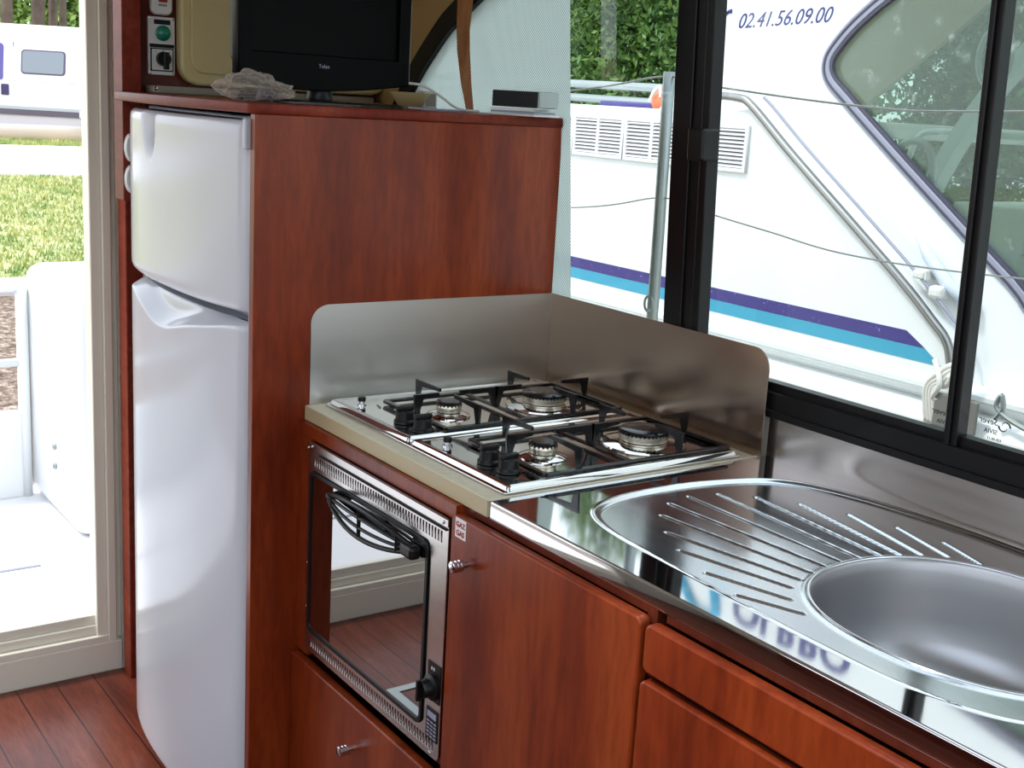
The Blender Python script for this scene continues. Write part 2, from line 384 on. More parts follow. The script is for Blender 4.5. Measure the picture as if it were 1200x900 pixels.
# plate normal is U x V = -Y, so it grows towards the cabin: keep it thin and behind the frame
w2 = link('wall_right', me, TANW); tag(w2, 'tan side wall above and behind the arched window frame', 'wall', kind='structure')
for v in w2.data.vertices: v.co.y -= (v.co.z + w2.location.z - 1.03) * TILT
tag(box('wall_right', (XB, .566, .966), (-.80, .62, 1.20), TANW), 'tan side wall corner behind the fridge', 'wall', kind='structure')

# ---------------- window
w1 = tag(thing('window_1', (.4, YW, .97), 'black framed galley side window', 'window'), kind='structure')
o = boxes('bottom_rail', [((-.80, YW - .012, .969), (XF, YW + .03, 1.012)), ((-.80, YW - .002, 1.010), (XF, YW + .02, 1.026)), ((-.80, YW - .016, .969), (XF, YW - .008, .982))], BLACK, w1, .001); shear(o)
bm = bmesh.new()
A = arch; wd = .023
L0 = []; R0 = []
for i, (x, z) in enumerate(A):
    a = Vector(A[max(0, i - 1)]); b = Vector(A[min(len(A) - 1, i + 1)]); t_ = (b - a).normalized(); n_ = Vector((-t_.y, t_.x))
    pt = Vector((x, z)); L0.append(pt + n_ * wd); R0.append(pt - n_ * wd)
ring = [(v.x, v.y) for v in L0] + [(XF, 1.863), (XF, 1.817)] + [(v.x, v.y) for v in R0[::-1]]
me = plate_mesh('arch_frame', ring, [], .038, (0, YW + .02, 0), XU, ZU, .002); o = link('arch_frame', me, BLACK, w1); shear(o)
o = boxes('side_rail', [((-.84, YW - .012, .969), (-.79, YW + .03, 1.26))], BLACK, w1); shear(o)
# mullions
o = boxes('mullion', [((.328, YW - .010, 1.012), (.418, YW + .02, 1.84)), ((.350, YW - .015, 1.012), (.380, YW - .008, 1.84)), ((.392, YW - .015, 1.012), (.408, YW - .008, 1.84)), ((.408, YW - .014, 1.012), (.424, YW + .012, 1.84))], BLACK, w1, .0015); shear(o)
o = boxes('mullion', [((.940, YW - .012, 1.012), (.962, YW + .014, 1.84)), ((.944, YW - .018, 1.012), (.953, YW - .008, 1.84))], BLACK, w1, .0015); shear(o)
o = boxes('mullion', [((1.95, YW - .012, 1.012), (2.0, YW + .014, 1.84))], BLACK, w1, .0015); shear(o)
o = box('latch', (.405, YW - .045, 1.378), (.444, YW - .006, 1.432), BLKPL, w1, .004); shear(o)
pane_out = [(v.x, v.y) for v in R0] + [(XF, 1.82), (XF, 1.015), (-.79, 1.015), (-.79, 1.2)]
for nm, x0, x1 in (('pane', -.79, .36), ('pane', .36, .95), ('pane', .95, 1.97), ('pane', 1.97, XF)):
    top = [(a, b) for a, b in [(v.x, v.y) for v in R0] if x0 <= a <= x1]
    pol = ([(x0, 1.2)] if x0 < -.7 else []) + [(x0, 1.015), (x1, 1.015)] + ([(x1, 1.82)] if x1 > .34 else [])
    if x0 < -.7: pol = [(x0, 1.19), (x0, 1.015), (x1, 1.015)] + top[::-1]
    else: pol = [(x0, 1.015), (x1, 1.015), (x1, 1.83), (x0, 1.83)]
    me = plate_mesh('pane', pol, [], .003, (0, YW + .008, 0), XU, ZU); shear(link('pane', me, PANE, w1))
# maker's decals on the outer face of the panes, read in mirror writing
for dx, extra in ((.912, ''), (.990, 'x')):
    bm = bmesh.new()
    c = Vector((dx + .036, wy(1.047) + .002, 1.050 if not extra else 1.056))
    for a0 in (0, PI):
        pts = [c + Vector((math.cos(a0 + k * .28) * (.0092 - .0005 * k), 0, math.sin(a0 + k * .28) * (.0092 - .0005 * k))) for k in range(12)]
        stube(bm, pts, lambda s: .0011 * (1.2 - s), 5)
    bmobj('logo_swirl', bm, BLKPL, w1)
    text('lettering', 'Sever', .013, (dx + .026, wy(1.05) + .002, 1.049 + (.006 if extra else 0)), XU, ZU, BLKPL, w1, shear=.3, mirror=True)
    text('lettering', 'SIVIA', .0095, (dx + .026, wy(1.04) + .002, 1.036 + (.006 if extra else 0)), XU, ZU, BLKPL, w1, mirror=True)
    if extra: text('lettering', '43R-00 17', .0055, (dx + .034, wy(1.03) + .002, 1.033), XU, ZU, BLKPL, w1, mirror=True)
# textured translucent film hung inside the left pane
fp = [(v.x, v.y) for v in R0 if v.x < .0]
fo = [(-.78, 1.19), (-.78, 1.028), (.046, 1.028), (.010, 1.775)] + [(x, z) for x, z in fp[::-1] if z < 1.775 and x > -.78]
me = plate_mesh('film', fo, [], .0015, (0, YW - .003, 0), XU, ZU)
o = tag(link('translucent_film', me, FILM), 'white dimpled translucent film covering the left window pane', 'window film')
for v in o.data.vertices: v.co.y -= (v.co.z + o.location.z - 1.03) * TILT

# ================================================================== TALL FRIDGE CABINET
ZT = 1.413
cab = thing('tall_cabinet', (-.33, .25, FZ), 'tall cherry veneer cabinet housing the fridge, television on top', 'cabinet')
box('side_panel', (-.020, -.104, FZ), (0, .545, ZT), WOOD, cab, .0015)
box('side_panel', (-.70, -.06, FZ), (-.682, .545, ZT), WOODD, cab)
box('back_panel', (-.68, .53, FZ), (-.021, .545, ZT), WOODD, cab)
# top with bowed front edge and up-stand rim
front = [(.004, -.108)] + [(x, -.108 - .038 * (1 - ((x + .37) / .37) ** 2)) for x in np.linspace(-.02, -.72, 14)] + [(-.745, -.085)]
top = front + [(-.745, .548), (.004, .548)]
me = plate_mesh('top', [(a, b) for a, b in top[::-1]], [], .018, (0, 0, ZT), XU, YU, .003); link('cabinet_top', me, WOODE, cab)

# ---------------- fridge
fr = thing('fridge_freezer', (-.35, .15, 0), 'tall white two-door fridge freezer built into the red cabinet', 'fridge')
box('body', (-.672, -.055, -.02), (-.024, .5, 1.405), FRGREY, fr, .003)
box('body_edge', (-.0235, -.098, -.02), (-.0205, -.05, 1.405), FRGREY, fr)
box('trim_strip', (-.034, -.092, -.02), (-.0245, -.052, 1.403), WHITEP, fr, .001)
def door_front(x, base=-.102):
    u = (x + .348) / .306
    return base - .034 * (1 - np.abs(u) ** 2.6)
def frdoor(name, z0, z1, dep):
    xs = np.linspace(-.654, -.042, 160); zs = np.linspace(z0, z1, 190 if z1 > 1.2 else 420)
    def fn(X, Z):
        y = door_front(X)
        e = np.minimum(X + .654, -.042 - X); y = y + .012 * np.exp(-(e / .006))
        ez = np.minimum(Z - z0, z1 - Z); y = y + .010 * np.exp(-(ez / .005))
        y = y + dep(X, Z)
        return X, y, Z
    d = grid_mesh(name, xs, zs, fn, FRIDGE, fr)
    # door sides: a thin shell behind the front
    bm = bmesh.new(); pts = [(x, float(door_front(x)) + (.012 if k in (0, 19) else 0)) for k, x in enumerate(np.linspace(-.654, -.042, 20))]
    ring = pts + [(-.042, -.058), (-.654, -.058)]
    for zz in (z0, z1):
        pass
    lo = [bm.verts.new((x, y + (.011 if i < 20 else 0), z0)) for i, (x, y) in enumerate(ring)]; hi_ = [bm.verts.new((x, y + (.011 if i < 20 else 0) + (.022 if (z1 < 1.2 and i < 20) else 0), z1)) for i, (x, y) in enumerate(ring)]
    N = len(ring)
    for i in range(19, N): bm.faces.new((lo[i], lo[(i + 1) % N], hi_[(i + 1) % N], hi_[i]))
    bm.faces.new(hi_); bm.faces.new(lo[::-1])
    o = bmobj('door_side', bm, FRGREY, d); return d
def sm(a, b, x):
    t = np.clip((x - a) / (b - a), 0, 1); return t * t * (3 - 2 * t)
def dep_up(X, Z):   # scooped grip hanging from the top edge
    zt = 1.398; dz = (zt - Z); hw = .050 * np.sqrt(np.clip(1 - (dz / .098) ** 2, 0, 1)) + .0001
    xc = -.452 + .10 * dz
    u = (X - xc) / hw
    ins = (np.abs(u) < 1) & (dz < .098)
    prof = sm(-1, .75, u) * (1 - sm(.93, 1, u))
    d = .030 * prof * sm(.098, .05, dz)
    return np.where(ins, d, 0)
def zwave(X):
    t = (X + .654) / .612
    return 1.022 + .010 * np.cos(t * 2 * PI) - .024 * np.exp(-((t - .42) / .20) ** 2) + .010 * sm(.75, 1, t)
def dep_lo(X, Z):
    d = Z - (zwave(X) - .004); return np.where(d > 0, .035 * np.sin(np.clip(d / .035, 0, 1) * PI / 2), 0)
frdoor('freezer_door', 1.066, 1.400, dep_up)
frdoor('fridge_door', 0.014, 1.046, dep_lo)
boxes('hinge', [((-.036, -.112, 1.352), (-.022, -.085, 1.404))], FRGREY, fr, .002)
box('hinge_cover', (-.046, -.094, 1.040), (-.024, -.06, 1.074), FRGREY, fr, .002)
box('gasket', (-.64, -.06, 0.01), (-.038, -.0555, 1.395), RUBL, fr)
box('plinth', (-.65, -.05, FZ), (-.03, .0, -.02), BLKPL, fr)
lath('screw', [(.004, 0), (.004, .0015), (.001, .002)], (-.0235, -.0925, 1.052), CHROME, fr, axis=(0, -1, 0), seg=10)

# ================================================================== BASE CABINETS
bc = thing('oven_cabinet', (.29, .27, FZ), 'cherry base cabinet around the built-in oven, one knob on lower drawer', 'cabinet')
box('carcass_side', (.001, .001, FZ), (.015, .54, .872), WOODD, bc)
box('carcass_side', (.530, .001, FZ), (.545, .54, .872), WOODD, bc)
box('top_rail', (.001, -.012, .8505), (.531, .012, .8725), WOOD, bc)
box('stile', (.001, -.012, .432), (.052, .012, .85), WOOD, bc); box('stile', (.5275, -.008, .432), (.531, .012, .85), WOOD, bc)
box('shelf', (.0155, .0, .432), (.5295, .54, .447), WOODD, bc)
def front(name, x0, z0, x1, z1, m, parent, y1=-.004, th=.018, r=.008):
    me = plate_mesh(name, rrect(x0, z0, x1, z1, r, 4), [], th, (0, y1, 0), XU, ZU, min(.003, th * .3))
    return link(name, me, m, parent)
dr = front('drawer', .002, .12, .529, .424, WOOD, bc)
def knob(x, z, parent, y=-.022):
    p = [(.0045, 0), (.0045, .010), (.009, .011), (.009, .014), (.0078, .0148), (.0078, .0162), (.009, .017), (.009, .020), (.0078, .0208), (.0078, .0222), (.009, .023), (.009, .027), (.0075, .028), (.0005, .028)]
    return lath('knob', p, (x, y, z), CHROME, parent, axis=(0, -1, 0))
knob(.256, .345, dr)
box('plinth', (.002, .03, FZ), (.529, .05, .115), DARK, bc)
# door cabinet
bc2 = thing('door_cabinet', (.75, .27, FZ), 'cherry cabinet with one door bearing the gas notice', 'cabinet')
box('carcass_side', (.546, .001, FZ), (.560, .54, .872), WOODD, bc2)
box('carcass_side', (.945, .001, FZ), (.9625, .54, .872), WOODD, bc2)
box('top_rail', (.5605, .001, .862), (.9445, .02, .8725), WOODD, bc2)
dd = front('door', .534, .12, .9585, .864, WOOD, bc2, r=.010)
knob(.582, .800, dd)
box('plinth', (.547, .03, FZ), (.962, .05, .115), DARK, bc2)
st = front('gas_sticker', .5465, .8325, .5745, .8625, LABEL, dd, y1=-.022, th=.0006, r=.001)
tag(st, 'white sticker printed GAZ GAS')
text('lettering', 'GAZ', .0115, (.5605, -.0228, .8495), XU, ZU, RED, dd, align='CENTER', bold=.0003)
text('lettering', 'GAS', .0115, (.5605, -.0228, .8365), XU, ZU, RED, dd, align='CENTER', bold=.0003)
# drawer cabinet
bc3 = thing('drawer_cabinet', (1.25, .27, FZ), 'cherry sink cabinet with a long drawer front above a door', 'cabinet')
box('carcass_side', (.963, .001, FZ), (.978, .54, .70), WOODD, bc3)
box('carcass_side', (1.69, .001, FZ), (1.705, .54, .872), WOODD, bc3)
box('top_rail', (.979, .001, .862), (1.689, .02, .8725), WOODD, bc3)
box('mid_rail', (.979, .001, .780), (1.689, .012, .82), DARK, bc3)
front('drawer', .9665, .800, 1.70, .862, WOOD, bc3, r=.010)
front('door', .9645, .12, 1.70, .789, WOOD, bc3, r=.010)
box('plinth', (.964, .03, FZ), (1.705, .05, .115), DARK, bc3)

# ---------------- oven
ov = thing('built_in_oven', (.29, -.01, .45), 'black glass built-in oven with slotted steel frame in the red cabinet', 'oven')
box('casing', (.06, .013, .462), (.52, .42, .845), DARK, ov)
ox0, ox1, oz0, oz1 = .055, .526, .4525, .8495
slT = [[(x, .8085), (x + .0042, .8085), (x + .0042, .8265), (x, .8265)] for x in np.arange(.082, .505, .0088)]
slB = [[(x, .4640), (x + .0042, .4640), (x + .0042, .4820), (x, .4820)] for x in np.arange(.082, .505, .0088)]
hole = rrect(.068, .492, .476, .800, .016)
me = plate_mesh('frame', rrect(ox0, oz0, ox1, oz1, .010), [hole[::-1]] + [s[::-1] for s in slT + slB], .004, (0, -.016, 0), XU, ZU, .0006)
link('steel_frame', me, ST_TRIM, ov)
box('slot_backing', (.060, -.0135, .457), (.522, .012, .846), DARK, ov)
box('frame_channel', (.100, -.0225, .8315), (.522, -.0195, .8345), DARK, ov)
box('frame_flange', (.055, -.0225, .8385), (.527, -.0195, .8495), ST_TRIM, ov, .0005)
OVGL = mat('mirror_oven_glass', (10, 10, 11), .015, 0, 1.0); nodes(OVGL)[3].inputs['IOR'].default_value = 2.6
me = plate_mesh('g', rrect(.071, .495, .473, .797, .014), [], .005, (0, -.0165, 0), XU, ZU, .001)
dg = link('glass_door', me, OVGL, ov)
me = plate_mesh('g', rrect(.0685, .4925, .4755, .7995, .016), [rrect(.076, .500, .4685, .792, .011)[::-1]], .003, (0, -.0205, 0), XU, ZU, .0005)
link('door_edge', me, BLKPL, ov)
# bow handle: long eye-shaped bar with webs
bm = bmesh.new()
hx0, hx1, hz = .150, .450, .777
def bow(s, up):   # s 0..1
    x = hx0 + (hx1 - hx0) * s; return Vector((x, -.026 - .022 * math.sin(PI * s) ** .7, hz + up * .025 * math.sin(PI * s) ** .75))
for up in (1, .33, -.33, -1):
    stube(bm, [bow(k / 24, up) for k in range(25)], .0042 if abs(up) == 1 else .003, 8)
for s in (.12, .5, .86):
    stube(bm, [bow(s, -1), bow(s, -.33), bow(s, .33), bow(s, 1)], .0045 if s != .5 else .0035, 8)
sbox(bm, (.418, -.042, hz - .014), (.456, -.022, hz + .008), .006); sbox(bm, (.150, -.034, hz - .006), (.172, -.022, hz + .006), .004)
bmobj('handle', bm, BLKPL, dg)
pl = front('control_plate', .487, .548, .524, .612, BLKPL, ov, y1=-.0202, th=.001, r=.002)
lath('control_knob', [(.021, 0), (.021, .006), (.015, .009), (.014, .020), (.012, .023), (.001, .023)], (.5055, -.0212, .573), BLKPL, ov, axis=(0, -1, 0), seg=20)
box('knob_grip', (.5025, -.052, .556), (.5085, -.0445, .590), BLKPL, ov, .001)
for a in range(6):
    pass
text('dial_marking', '0 8', .008, (.4975, -.0216, .599), XU, ZU, PAPER, ov)
pl2 = front('data_plate', .488, .482, .522, .535, BLKPL, ov, y1=-.0202, th=.001, r=.001)
bm = bmesh.new(); sbox(bm, (.492, -.0218, .519), (.517, -.0212, .529))
for r_ in range(5):
    for c_ in range(3): sbox(bm, (.4915 + c_ * .0098, -.0218, .4860 + r_ * .0062), (.4985 + c_ * .0098, -.0212, .4885 + r_ * .0062))
bmobj('plate_print', bm, RUBL, ov)
for x, z in ((.060, .838), (.515, .8435), (.500, .458), (.060, .62), (.075, .8435), (.060, .535)):
    lath('screw', [(.003, 0), (.0028, .0012), (.001, .0018)], (x, -.0225 if z > .83 else -.0200, z), CHROME, ov, axis=(0, -1, 0), seg=10)

# ================================================================== HOB WORKTOP + HOB
wt = thing('beige_worktop', (.3, .27, .873), 'speckled beige laminate worktop carrying the gas hob', 'worktop')
box('slab', (.001, -.0005, .8735), (.596, .543, .8995), BEIGE, wt, .001)
box('edge_strip', (.5965, .0, .8985), (.6005, .543, .9015), BEIGE, wt, .0005)
box('front_edge', (.001, -.0020, .8740), (.596, -.0008, .8985), mat('tan_edging', (184, 166, 128), .4), wt)
sg = thing('hob_splash_guard', (.3, .543, .9), 'L-shaped brushed steel splash guard behind and left of the hob', 'splash guard')
HS = 1.083
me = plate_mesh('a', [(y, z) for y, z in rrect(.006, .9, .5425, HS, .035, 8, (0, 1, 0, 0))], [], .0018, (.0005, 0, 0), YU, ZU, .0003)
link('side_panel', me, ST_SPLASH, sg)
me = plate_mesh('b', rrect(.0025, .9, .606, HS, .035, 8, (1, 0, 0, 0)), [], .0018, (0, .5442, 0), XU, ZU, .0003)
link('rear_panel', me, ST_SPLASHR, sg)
hob = thing('gas_hob', (.3, .27, .9), 'four-burner stainless gas hob with black pan supports', 'hob')
HOBST = steel('hob_steel', (205, 203, 200), .07, (60, 60, 3), .03, .01)
me = plate_mesh('t', rrect(.016, .030, .592, .512, .006), [], .0045, (0, 0, .8998), XU, YU, .0012); link('tray', me, HOBST, hob)
def module(x0, x1):
    # pressed steel panel with raised rim and shallow well
    xs = np.linspace(x0, x1, 110); ys = np.linspace(.037, .505, 170)
    def fn(X, Y):
        d = np.minimum(np.minimum(X - x0, x1 - X), np.minimum(Y - .037, .505 - Y))
        z = .9045 + .008 * sm(0, .004, d) - .0025 * sm(.010, .014, d)
        return X, Y, z
    return grid_mesh('panel', xs, ys, fn, HOBST, hob)
def burner(x, y, R, mod):
    z = .9095
    lath('drip_ring', [(R * 1.75, 0), (R * 1.72, .003), (R * 1.30, .007), (R * 1.0, .008)], (x, y, z), HOBST, hob, seg=36)
    b = lath('burner', [(R * .95, 0), (R * .95, .004), (R, .005), (R * 1.0, .012), (R * .97, .013), (R * .92, .0135)], (x, y, z + .009), mat('cast_alu', (214, 208, 190), .3, 1) if 'cast_alu' not in bpy.data.materials else bpy.data.materials['cast_alu'], hob, seg=36)
    bm = bmesh.new()
    for k in range(int(R * 900)):
        a = 2 * PI * k / int(R * 900); c = Vector((x + math.cos(a) * R * .985, y + math.sin(a) * R * .985, z + .0215))
        sbox(bm, (c.x - .0012, c.y - .0012, c.z - .0015), (c.x + .0012, c.y + .0012, c.z + .0008))
    bmobj('flame_port', bm, DARK, b)
    lath('burner_cap', [(R * .96, 0), (R * 1.0, .001), (R * 1.0, .004), (R * .92, .006), (R * .3, .0065), (.001, .0065)], (x, y, z + .0225), BLKEN, b, seg=36)
def support(cx):
    bm = bmesh.new(); x0, x1, y0, y1 = cx - .104, cx + .104, .114, .494; z = .9165
    path = [(x, y, z) for x, y in rrect(x0, y0, x1, y1, .012, 4)]
    for lo, hi in (((x0 - .005, y0, z - .003), (x0 + .005, y1, z + .003)), ((x1 - .005, y0, z - .003), (x1 + .005, y1, z + .003)), ((x0, y0 - .005, z - .003), (x1, y0 + .005, z + .003)), ((x0, y1 - .005, z - .003), (x1, y1 + .005, z + .003))): sbox(bm, lo, hi, .0012, 1)
    stube(bm, [(x0, .284, z), (x1, .284, z)], .0035, 6)
    def fin(x, y, dx, dy, L, h=.036):
        # leg rises from the rail, then a finger reaches to the burner
        d = Vector((dx, dy, 0)); s = Vector((-dy, dx, 0)) * .0022; o_ = Vector((x, y, z))
        prof = [(0, 0), (-.003, h), (L, h), (L, h - .006), (.016, h - .010), (.008, .0)]
        A = [bm.verts.new(o_ + d * a + Vector((0, 0, b)) + s) for a, b in prof]; B = [bm.verts.new(o_ + d * a + Vector((0, 0, b)) - s) for a, b in prof]
        bm.faces.new(A); bm.faces.new(B[::-1])
        for i in range(len(A)): bm.faces.new((A[i], B[i], B[(i + 1) % 6], A[(i + 1) % 6]))
    for by, L in ((.180, .074), (.386, .058)):
        fin(x0, by, 1, 0, L + .006); fin(x1, by, -1, 0, L + .006)
    fin(cx, y0, 0, 1, .048); fin(cx, y1, 0, -1, .06); fin(cx, .284, 0, -1, .078, .036); fin(cx, .284, 0, 1, .056, .036)
    return bmobj('pan_support', bm, BLKEN, hob)
def hobknob(x, y, parent=hob):
    bm = bmesh.new(); lathe(bm, [(.0185, 0), (.0185, .004), (.016, .007), (.0150, .020), (.0135, .022), (.001, .0225)], (x, y, .911), seg=24)
    sbox(bm, (x - .0045, y - .0165, .9315), (x + .0045, y + .0165, .9400), .0015)
    o = bmobj('control_knob', bm, BLKPL, hob); o.data.shade_smooth(); sharp(o.data, 30)
for x0, x1, cx in ((.021, .3015, .193), (.3115, .590, .474)):
    module(x0, x1)
    burner(cx + .006, .180, .0225, 0); burner(cx + .012, .386, .0415, 0)
    support(cx)
    for k in (0, 1): hobknob((.212 if x0 < .1 else .472) + (.060 if x0 < .1 else .052) * k, .083)
    lath('ignition_button', [(.0085, 0), (.0085, .002), (.0055, .003), (.0055, .007)], (x0 + .052, .075, .9100), CHROME, hob, seg=16)
    lath('ignition_button', [(.0072, .0), (.0072, .006), (.006, .0075), (.001, .0078)], (x0 + .052, .075, .9172), BLKPL, hob, seg=16)
    text('lettering', 'techno', .010, (x0 + .064, .098, .9108), (1, -.3, 0), YU, RUBBER, hob, th=.0002)

# ================================================================== STEEL SINK WORKTOP
sw = thing('sink_worktop', (1.15, .28, .875), 'polished stainless worktop with pressed drainer and round-ended sink bowl', 'sink')
outl = catmull([(x, y, 0) for x, y in [(.662, .25), (.667, .348), (.694, .447), (.741, .498), (.818, .527), (.914, .541), (1.05, .547), (1.25, .535), (1.39, .47), (1.455, .34), (1.445, .19), (1.38, .095), (1.28, .060), (1.162, .056), (1.056, .060), (.96, .066), (.87, .072), (.77, .082), (.705, .110), (.672, .17)]], 10, True)
OUT = np.array([(v.x, v.y) for v in outl])
bowl = []
for k in range(96):
    a = 2 * PI * k / 96; c, s = math.cos(a), math.sin(a); e = 2 / 2.25
    bowl.append((1.203 + .197 * math.copysign(abs(c) ** e, c), .286 + .176 * math.copysign(abs(s) ** e, s)))
BOWL = np.array(bowl)
def sdist(P, poly):
    A = poly; B = np.roll(poly, -1, 0); d2 = np.full(len(P), 1e9); ins = np.zeros(len(P), bool)
    for a, b in zip(A, B):
        ab = b - a; t = np.clip(((P - a) @ ab) / (ab @ ab + 1e-12), 0, 1); q = a + t[:, None] * ab
        d2 = np.minimum(d2, ((P - q) ** 2).sum(1))
        c = ((a[1] > P[:, 1]) != (b[1] > P[:, 1])) & (P[:, 0] < (b[0] - a[0]) * (P[:, 1] - a[1]) / (b[1] - a[1] + 1e-12) + a[0]); ins ^= c
    return np.where(ins, 1, -1) * np.sqrt(d2)
GR = [(1.014, 0.079, 1.091, 0.109), (0.943, 0.096, 1.054, 0.128), (0.869, 0.121, 1.027, 0.158), (0.808, 0.152, 1.015, 0.188), (0.75, 0.194, 1.009, 0.22), (0.714, 0.241, 1.006, 0.254), (0.702, 0.291, 1.006, 0.286), (0.713, 0.342, 1.005, 0.32), (0.751, 0.385, 1.009, 0.354), (0.804, 0.423, 1.016, 0.382), (0.87, 0.454, 1.029, 0.41), (0.941, 0.473, 1.051, 0.438), (1.011, 0.483, 1.09, 0.455)]
xs = np.concatenate([[.6015], np.arange(.63, 1.48, .0022), [1.5, 1.70]]); ys = np.concatenate([[.0025], np.arange(.030, .562, .0022), [.5635]])
X, Y = np.meshgrid(xs, ys, indexing='ij'); P2 = np.stack([X.ravel(), Y.ravel()], 1)
do = sdist(P2, OUT); db = sdist(P2, BOWL)
z = np.full(len(P2), .900)
z += -.0045 * sm(-.002, .007, do) + .0012 * np.exp(-((do + .002) / .0025) ** 2)
z += .0018 * np.exp(-((db + .0045) / .004) ** 2) - .004 * sm(-.003, .003, db)
for x0, y0, x1, y1 in GR:
    a = np.array([x0, y0]); b = np.array([x1, y1]); ab = b - a; t_ = np.clip(((P2 - a) @ ab) / (ab @ ab), 0, 1); q = a + t_[:, None] * ab
    d_ = np.sqrt(((P2 - q) ** 2).sum(1)); z -= .0030 * sm(.0036, .0010, d_)
Zg = z.reshape(X.shape); cell = lambda a: (a[:-1, :-1] + a[1:, 1:]) / 2
keep = cell(db.reshape(X.shape)) < .0015
mi = (cell(do.reshape(X.shape)) > 0).astype(int)
grid_mesh('top', xs, ys, lambda a, b: (a, b, Zg), [ST_MIRROR, ST_DRAIN], sw, keep=keep, matidx=mi)
# bowl: lofted rings inwards and down
bm = bmesh.new(); rings = []
cc = np.array([1.203, .286])
prof = [(1.004, .8975), (.992, .896), (.982, .892), (.970, .880), (.955, .855), (.935, .82), (.90, .79), (.84, .770), (.74, .758), (.55, .753), (.25, .750), (.10, .749)]
for s_, zz in prof: rings.append([bm.verts.new((*(cc + (p_ - cc) * s_), zz)) for p_ in BOWL])
for A_, B_ in zip(rings, rings[1:]):
    for k in range(96): bm.faces.new((A_[k], A_[(k + 1) % 96], B_[(k + 1) % 96], B_[k]))
bm.faces.new(rings[-1])
bw = bmobj('bowl', bm, ST_BOWL, sw, smooth=True)
lath('drain', [(.042, 0), (.042, .003), (.036, .004), (.03, .001), (.001, .001)], (1.22, .29, .7515), CHROME, bw)
me = plate_mesh('r', [tuple(cc + (p_ - cc) * 1.014) for p_ in BOWL], [[tuple(cc + (p_ - cc) * .990) for p_ in BOWL][::-1]], .0028, (0, 0, .8958), XU, YU, .0012)
link('bowl_rim', me, CHROME, sw, smooth=True)
# folded front edge, rounded, and rear upstand
bm = bmesh.new(); pr = [(.0045, .900)] + [(.0045 - .0045 * math.sin(a), .8955 + .0045 * math.cos(a)) for a in np.linspace(0, PI / 2, 6)] + [(0, .873), (.004, .8725), (.004, .890)]
A_ = [bm.verts.new((.6015, a, b)) for a, b in pr]; B_ = [bm.verts.new((1.705, a, b)) for a, b in pr]
for i in range(len(pr) - 1): bm.faces.new((A_[i], A_[i + 1], B_[i + 1], B_[i]))
e = bmobj('front_edge', bm, ST_MIRROR, sw, smooth=True); sharp(e.data, 50)
box('upstand', (.6015, .5610, .8985), (1.705, .5655, .9685), ST_TRIM, sw, .0008)

# ================================================================== ON TOP OF THE CABINET
TOPZ = 1.4312
def lz(x): return TOPZ
tv = thing('television', (-.15, .13, TOPZ), 'small flat black television standing on the tall cabinet', 'television')
bm = bmesh.new()
out = [(-.078, 1.82), (-.078, 1.462)] + [(-.078 + .348 * s, 1.462 - .012 * math.sin(PI * s) + .012 * s) for s in np.linspace(.05, .95, 12)] + [(.270, 1.474), (.270, 1.82)]
scr = rrect(-.054, 1.52, .246, 1.80, .004)
me = plate_mesh('b', out, [scr[::-1]], .03, (-.165, 0, 0), YU, ZU, .002); link('bezel', me, TVBLK, tv)
me = plate_mesh('s', rrect(-.056, 1.518, .248, 1.802, .003), [], .018, (-.162, 0, 0), YU, ZU); link('screen', me, SCREEN, tv)
me = plate_mesh('s', rrect(-.068, 1.50, .262, 1.80, .01), [], .030, (-.200, 0, 0), YU, ZU, .004); link('back_shell', me, TVBLK, tv)
box('side_trim', (-.163, .2702, 1.476), (-.140, .2725, 1.82), GALV, tv)
lath('neck', [(.028, 0), (.024, .010), (.022, .028), (.024, .045)], (-.165, .095, TOPZ + .006), BLKPL, tv, seg=24)
bm = bmesh.new(); lathe(bm, [(1, 0), (1, .004), (.96, .007), (.3, .010)], (0, 0, 0), seg=40)
bmesh.ops.scale(bm, vec=(.075, .155, 1), verts=bm.verts); bmesh.ops.translate(bm, vec=(-.150, .110, TOPZ), verts=bm.verts)
bmobj('base', bm, BLKEN, tv)
text('lettering', 'Telax', .010, (-.1335, .088, 1.497), YU, ZU, RUBL, tv, align='CENTER')

# cream padded panel on the bulkhead
pn = thing('cream_cover_panel', (-.70, .3, 1.45), 'cream rounded plastic cover on the bulkhead behind the television', 'panel')
me = plate_mesh('p', rrect(.030, 1.452, .545, 1.93, .045), [], .035, (-.7415, 0, 0), YU, ZU, .006); link('shell', me, CREAM, pn)
me = plate_mesh('p', rrect(.052, 1.478, .520, 1.91, .03), [], .006, (-.7065, 0, 0), YU, ZU, .002); link('inner_face', me, CREAM, pn)
BAT = mat('grey_batten', (150, 142, 128), .5)
bt = thing('grey_batten', (-.70, .2, TOPZ), 'grey flat batten lying along the foot of the cream panel', 'batten')
box('strip', (-.735, -.040, TOPZ), (-.690, .50, 1.447), BAT, bt, .003)
lath('screw', [(.004, 0), (.004, .001), (.001, .0015)], (-.690, -.032, 1.441), CHROME, bt, axis=(1, 0, 0), seg=10)

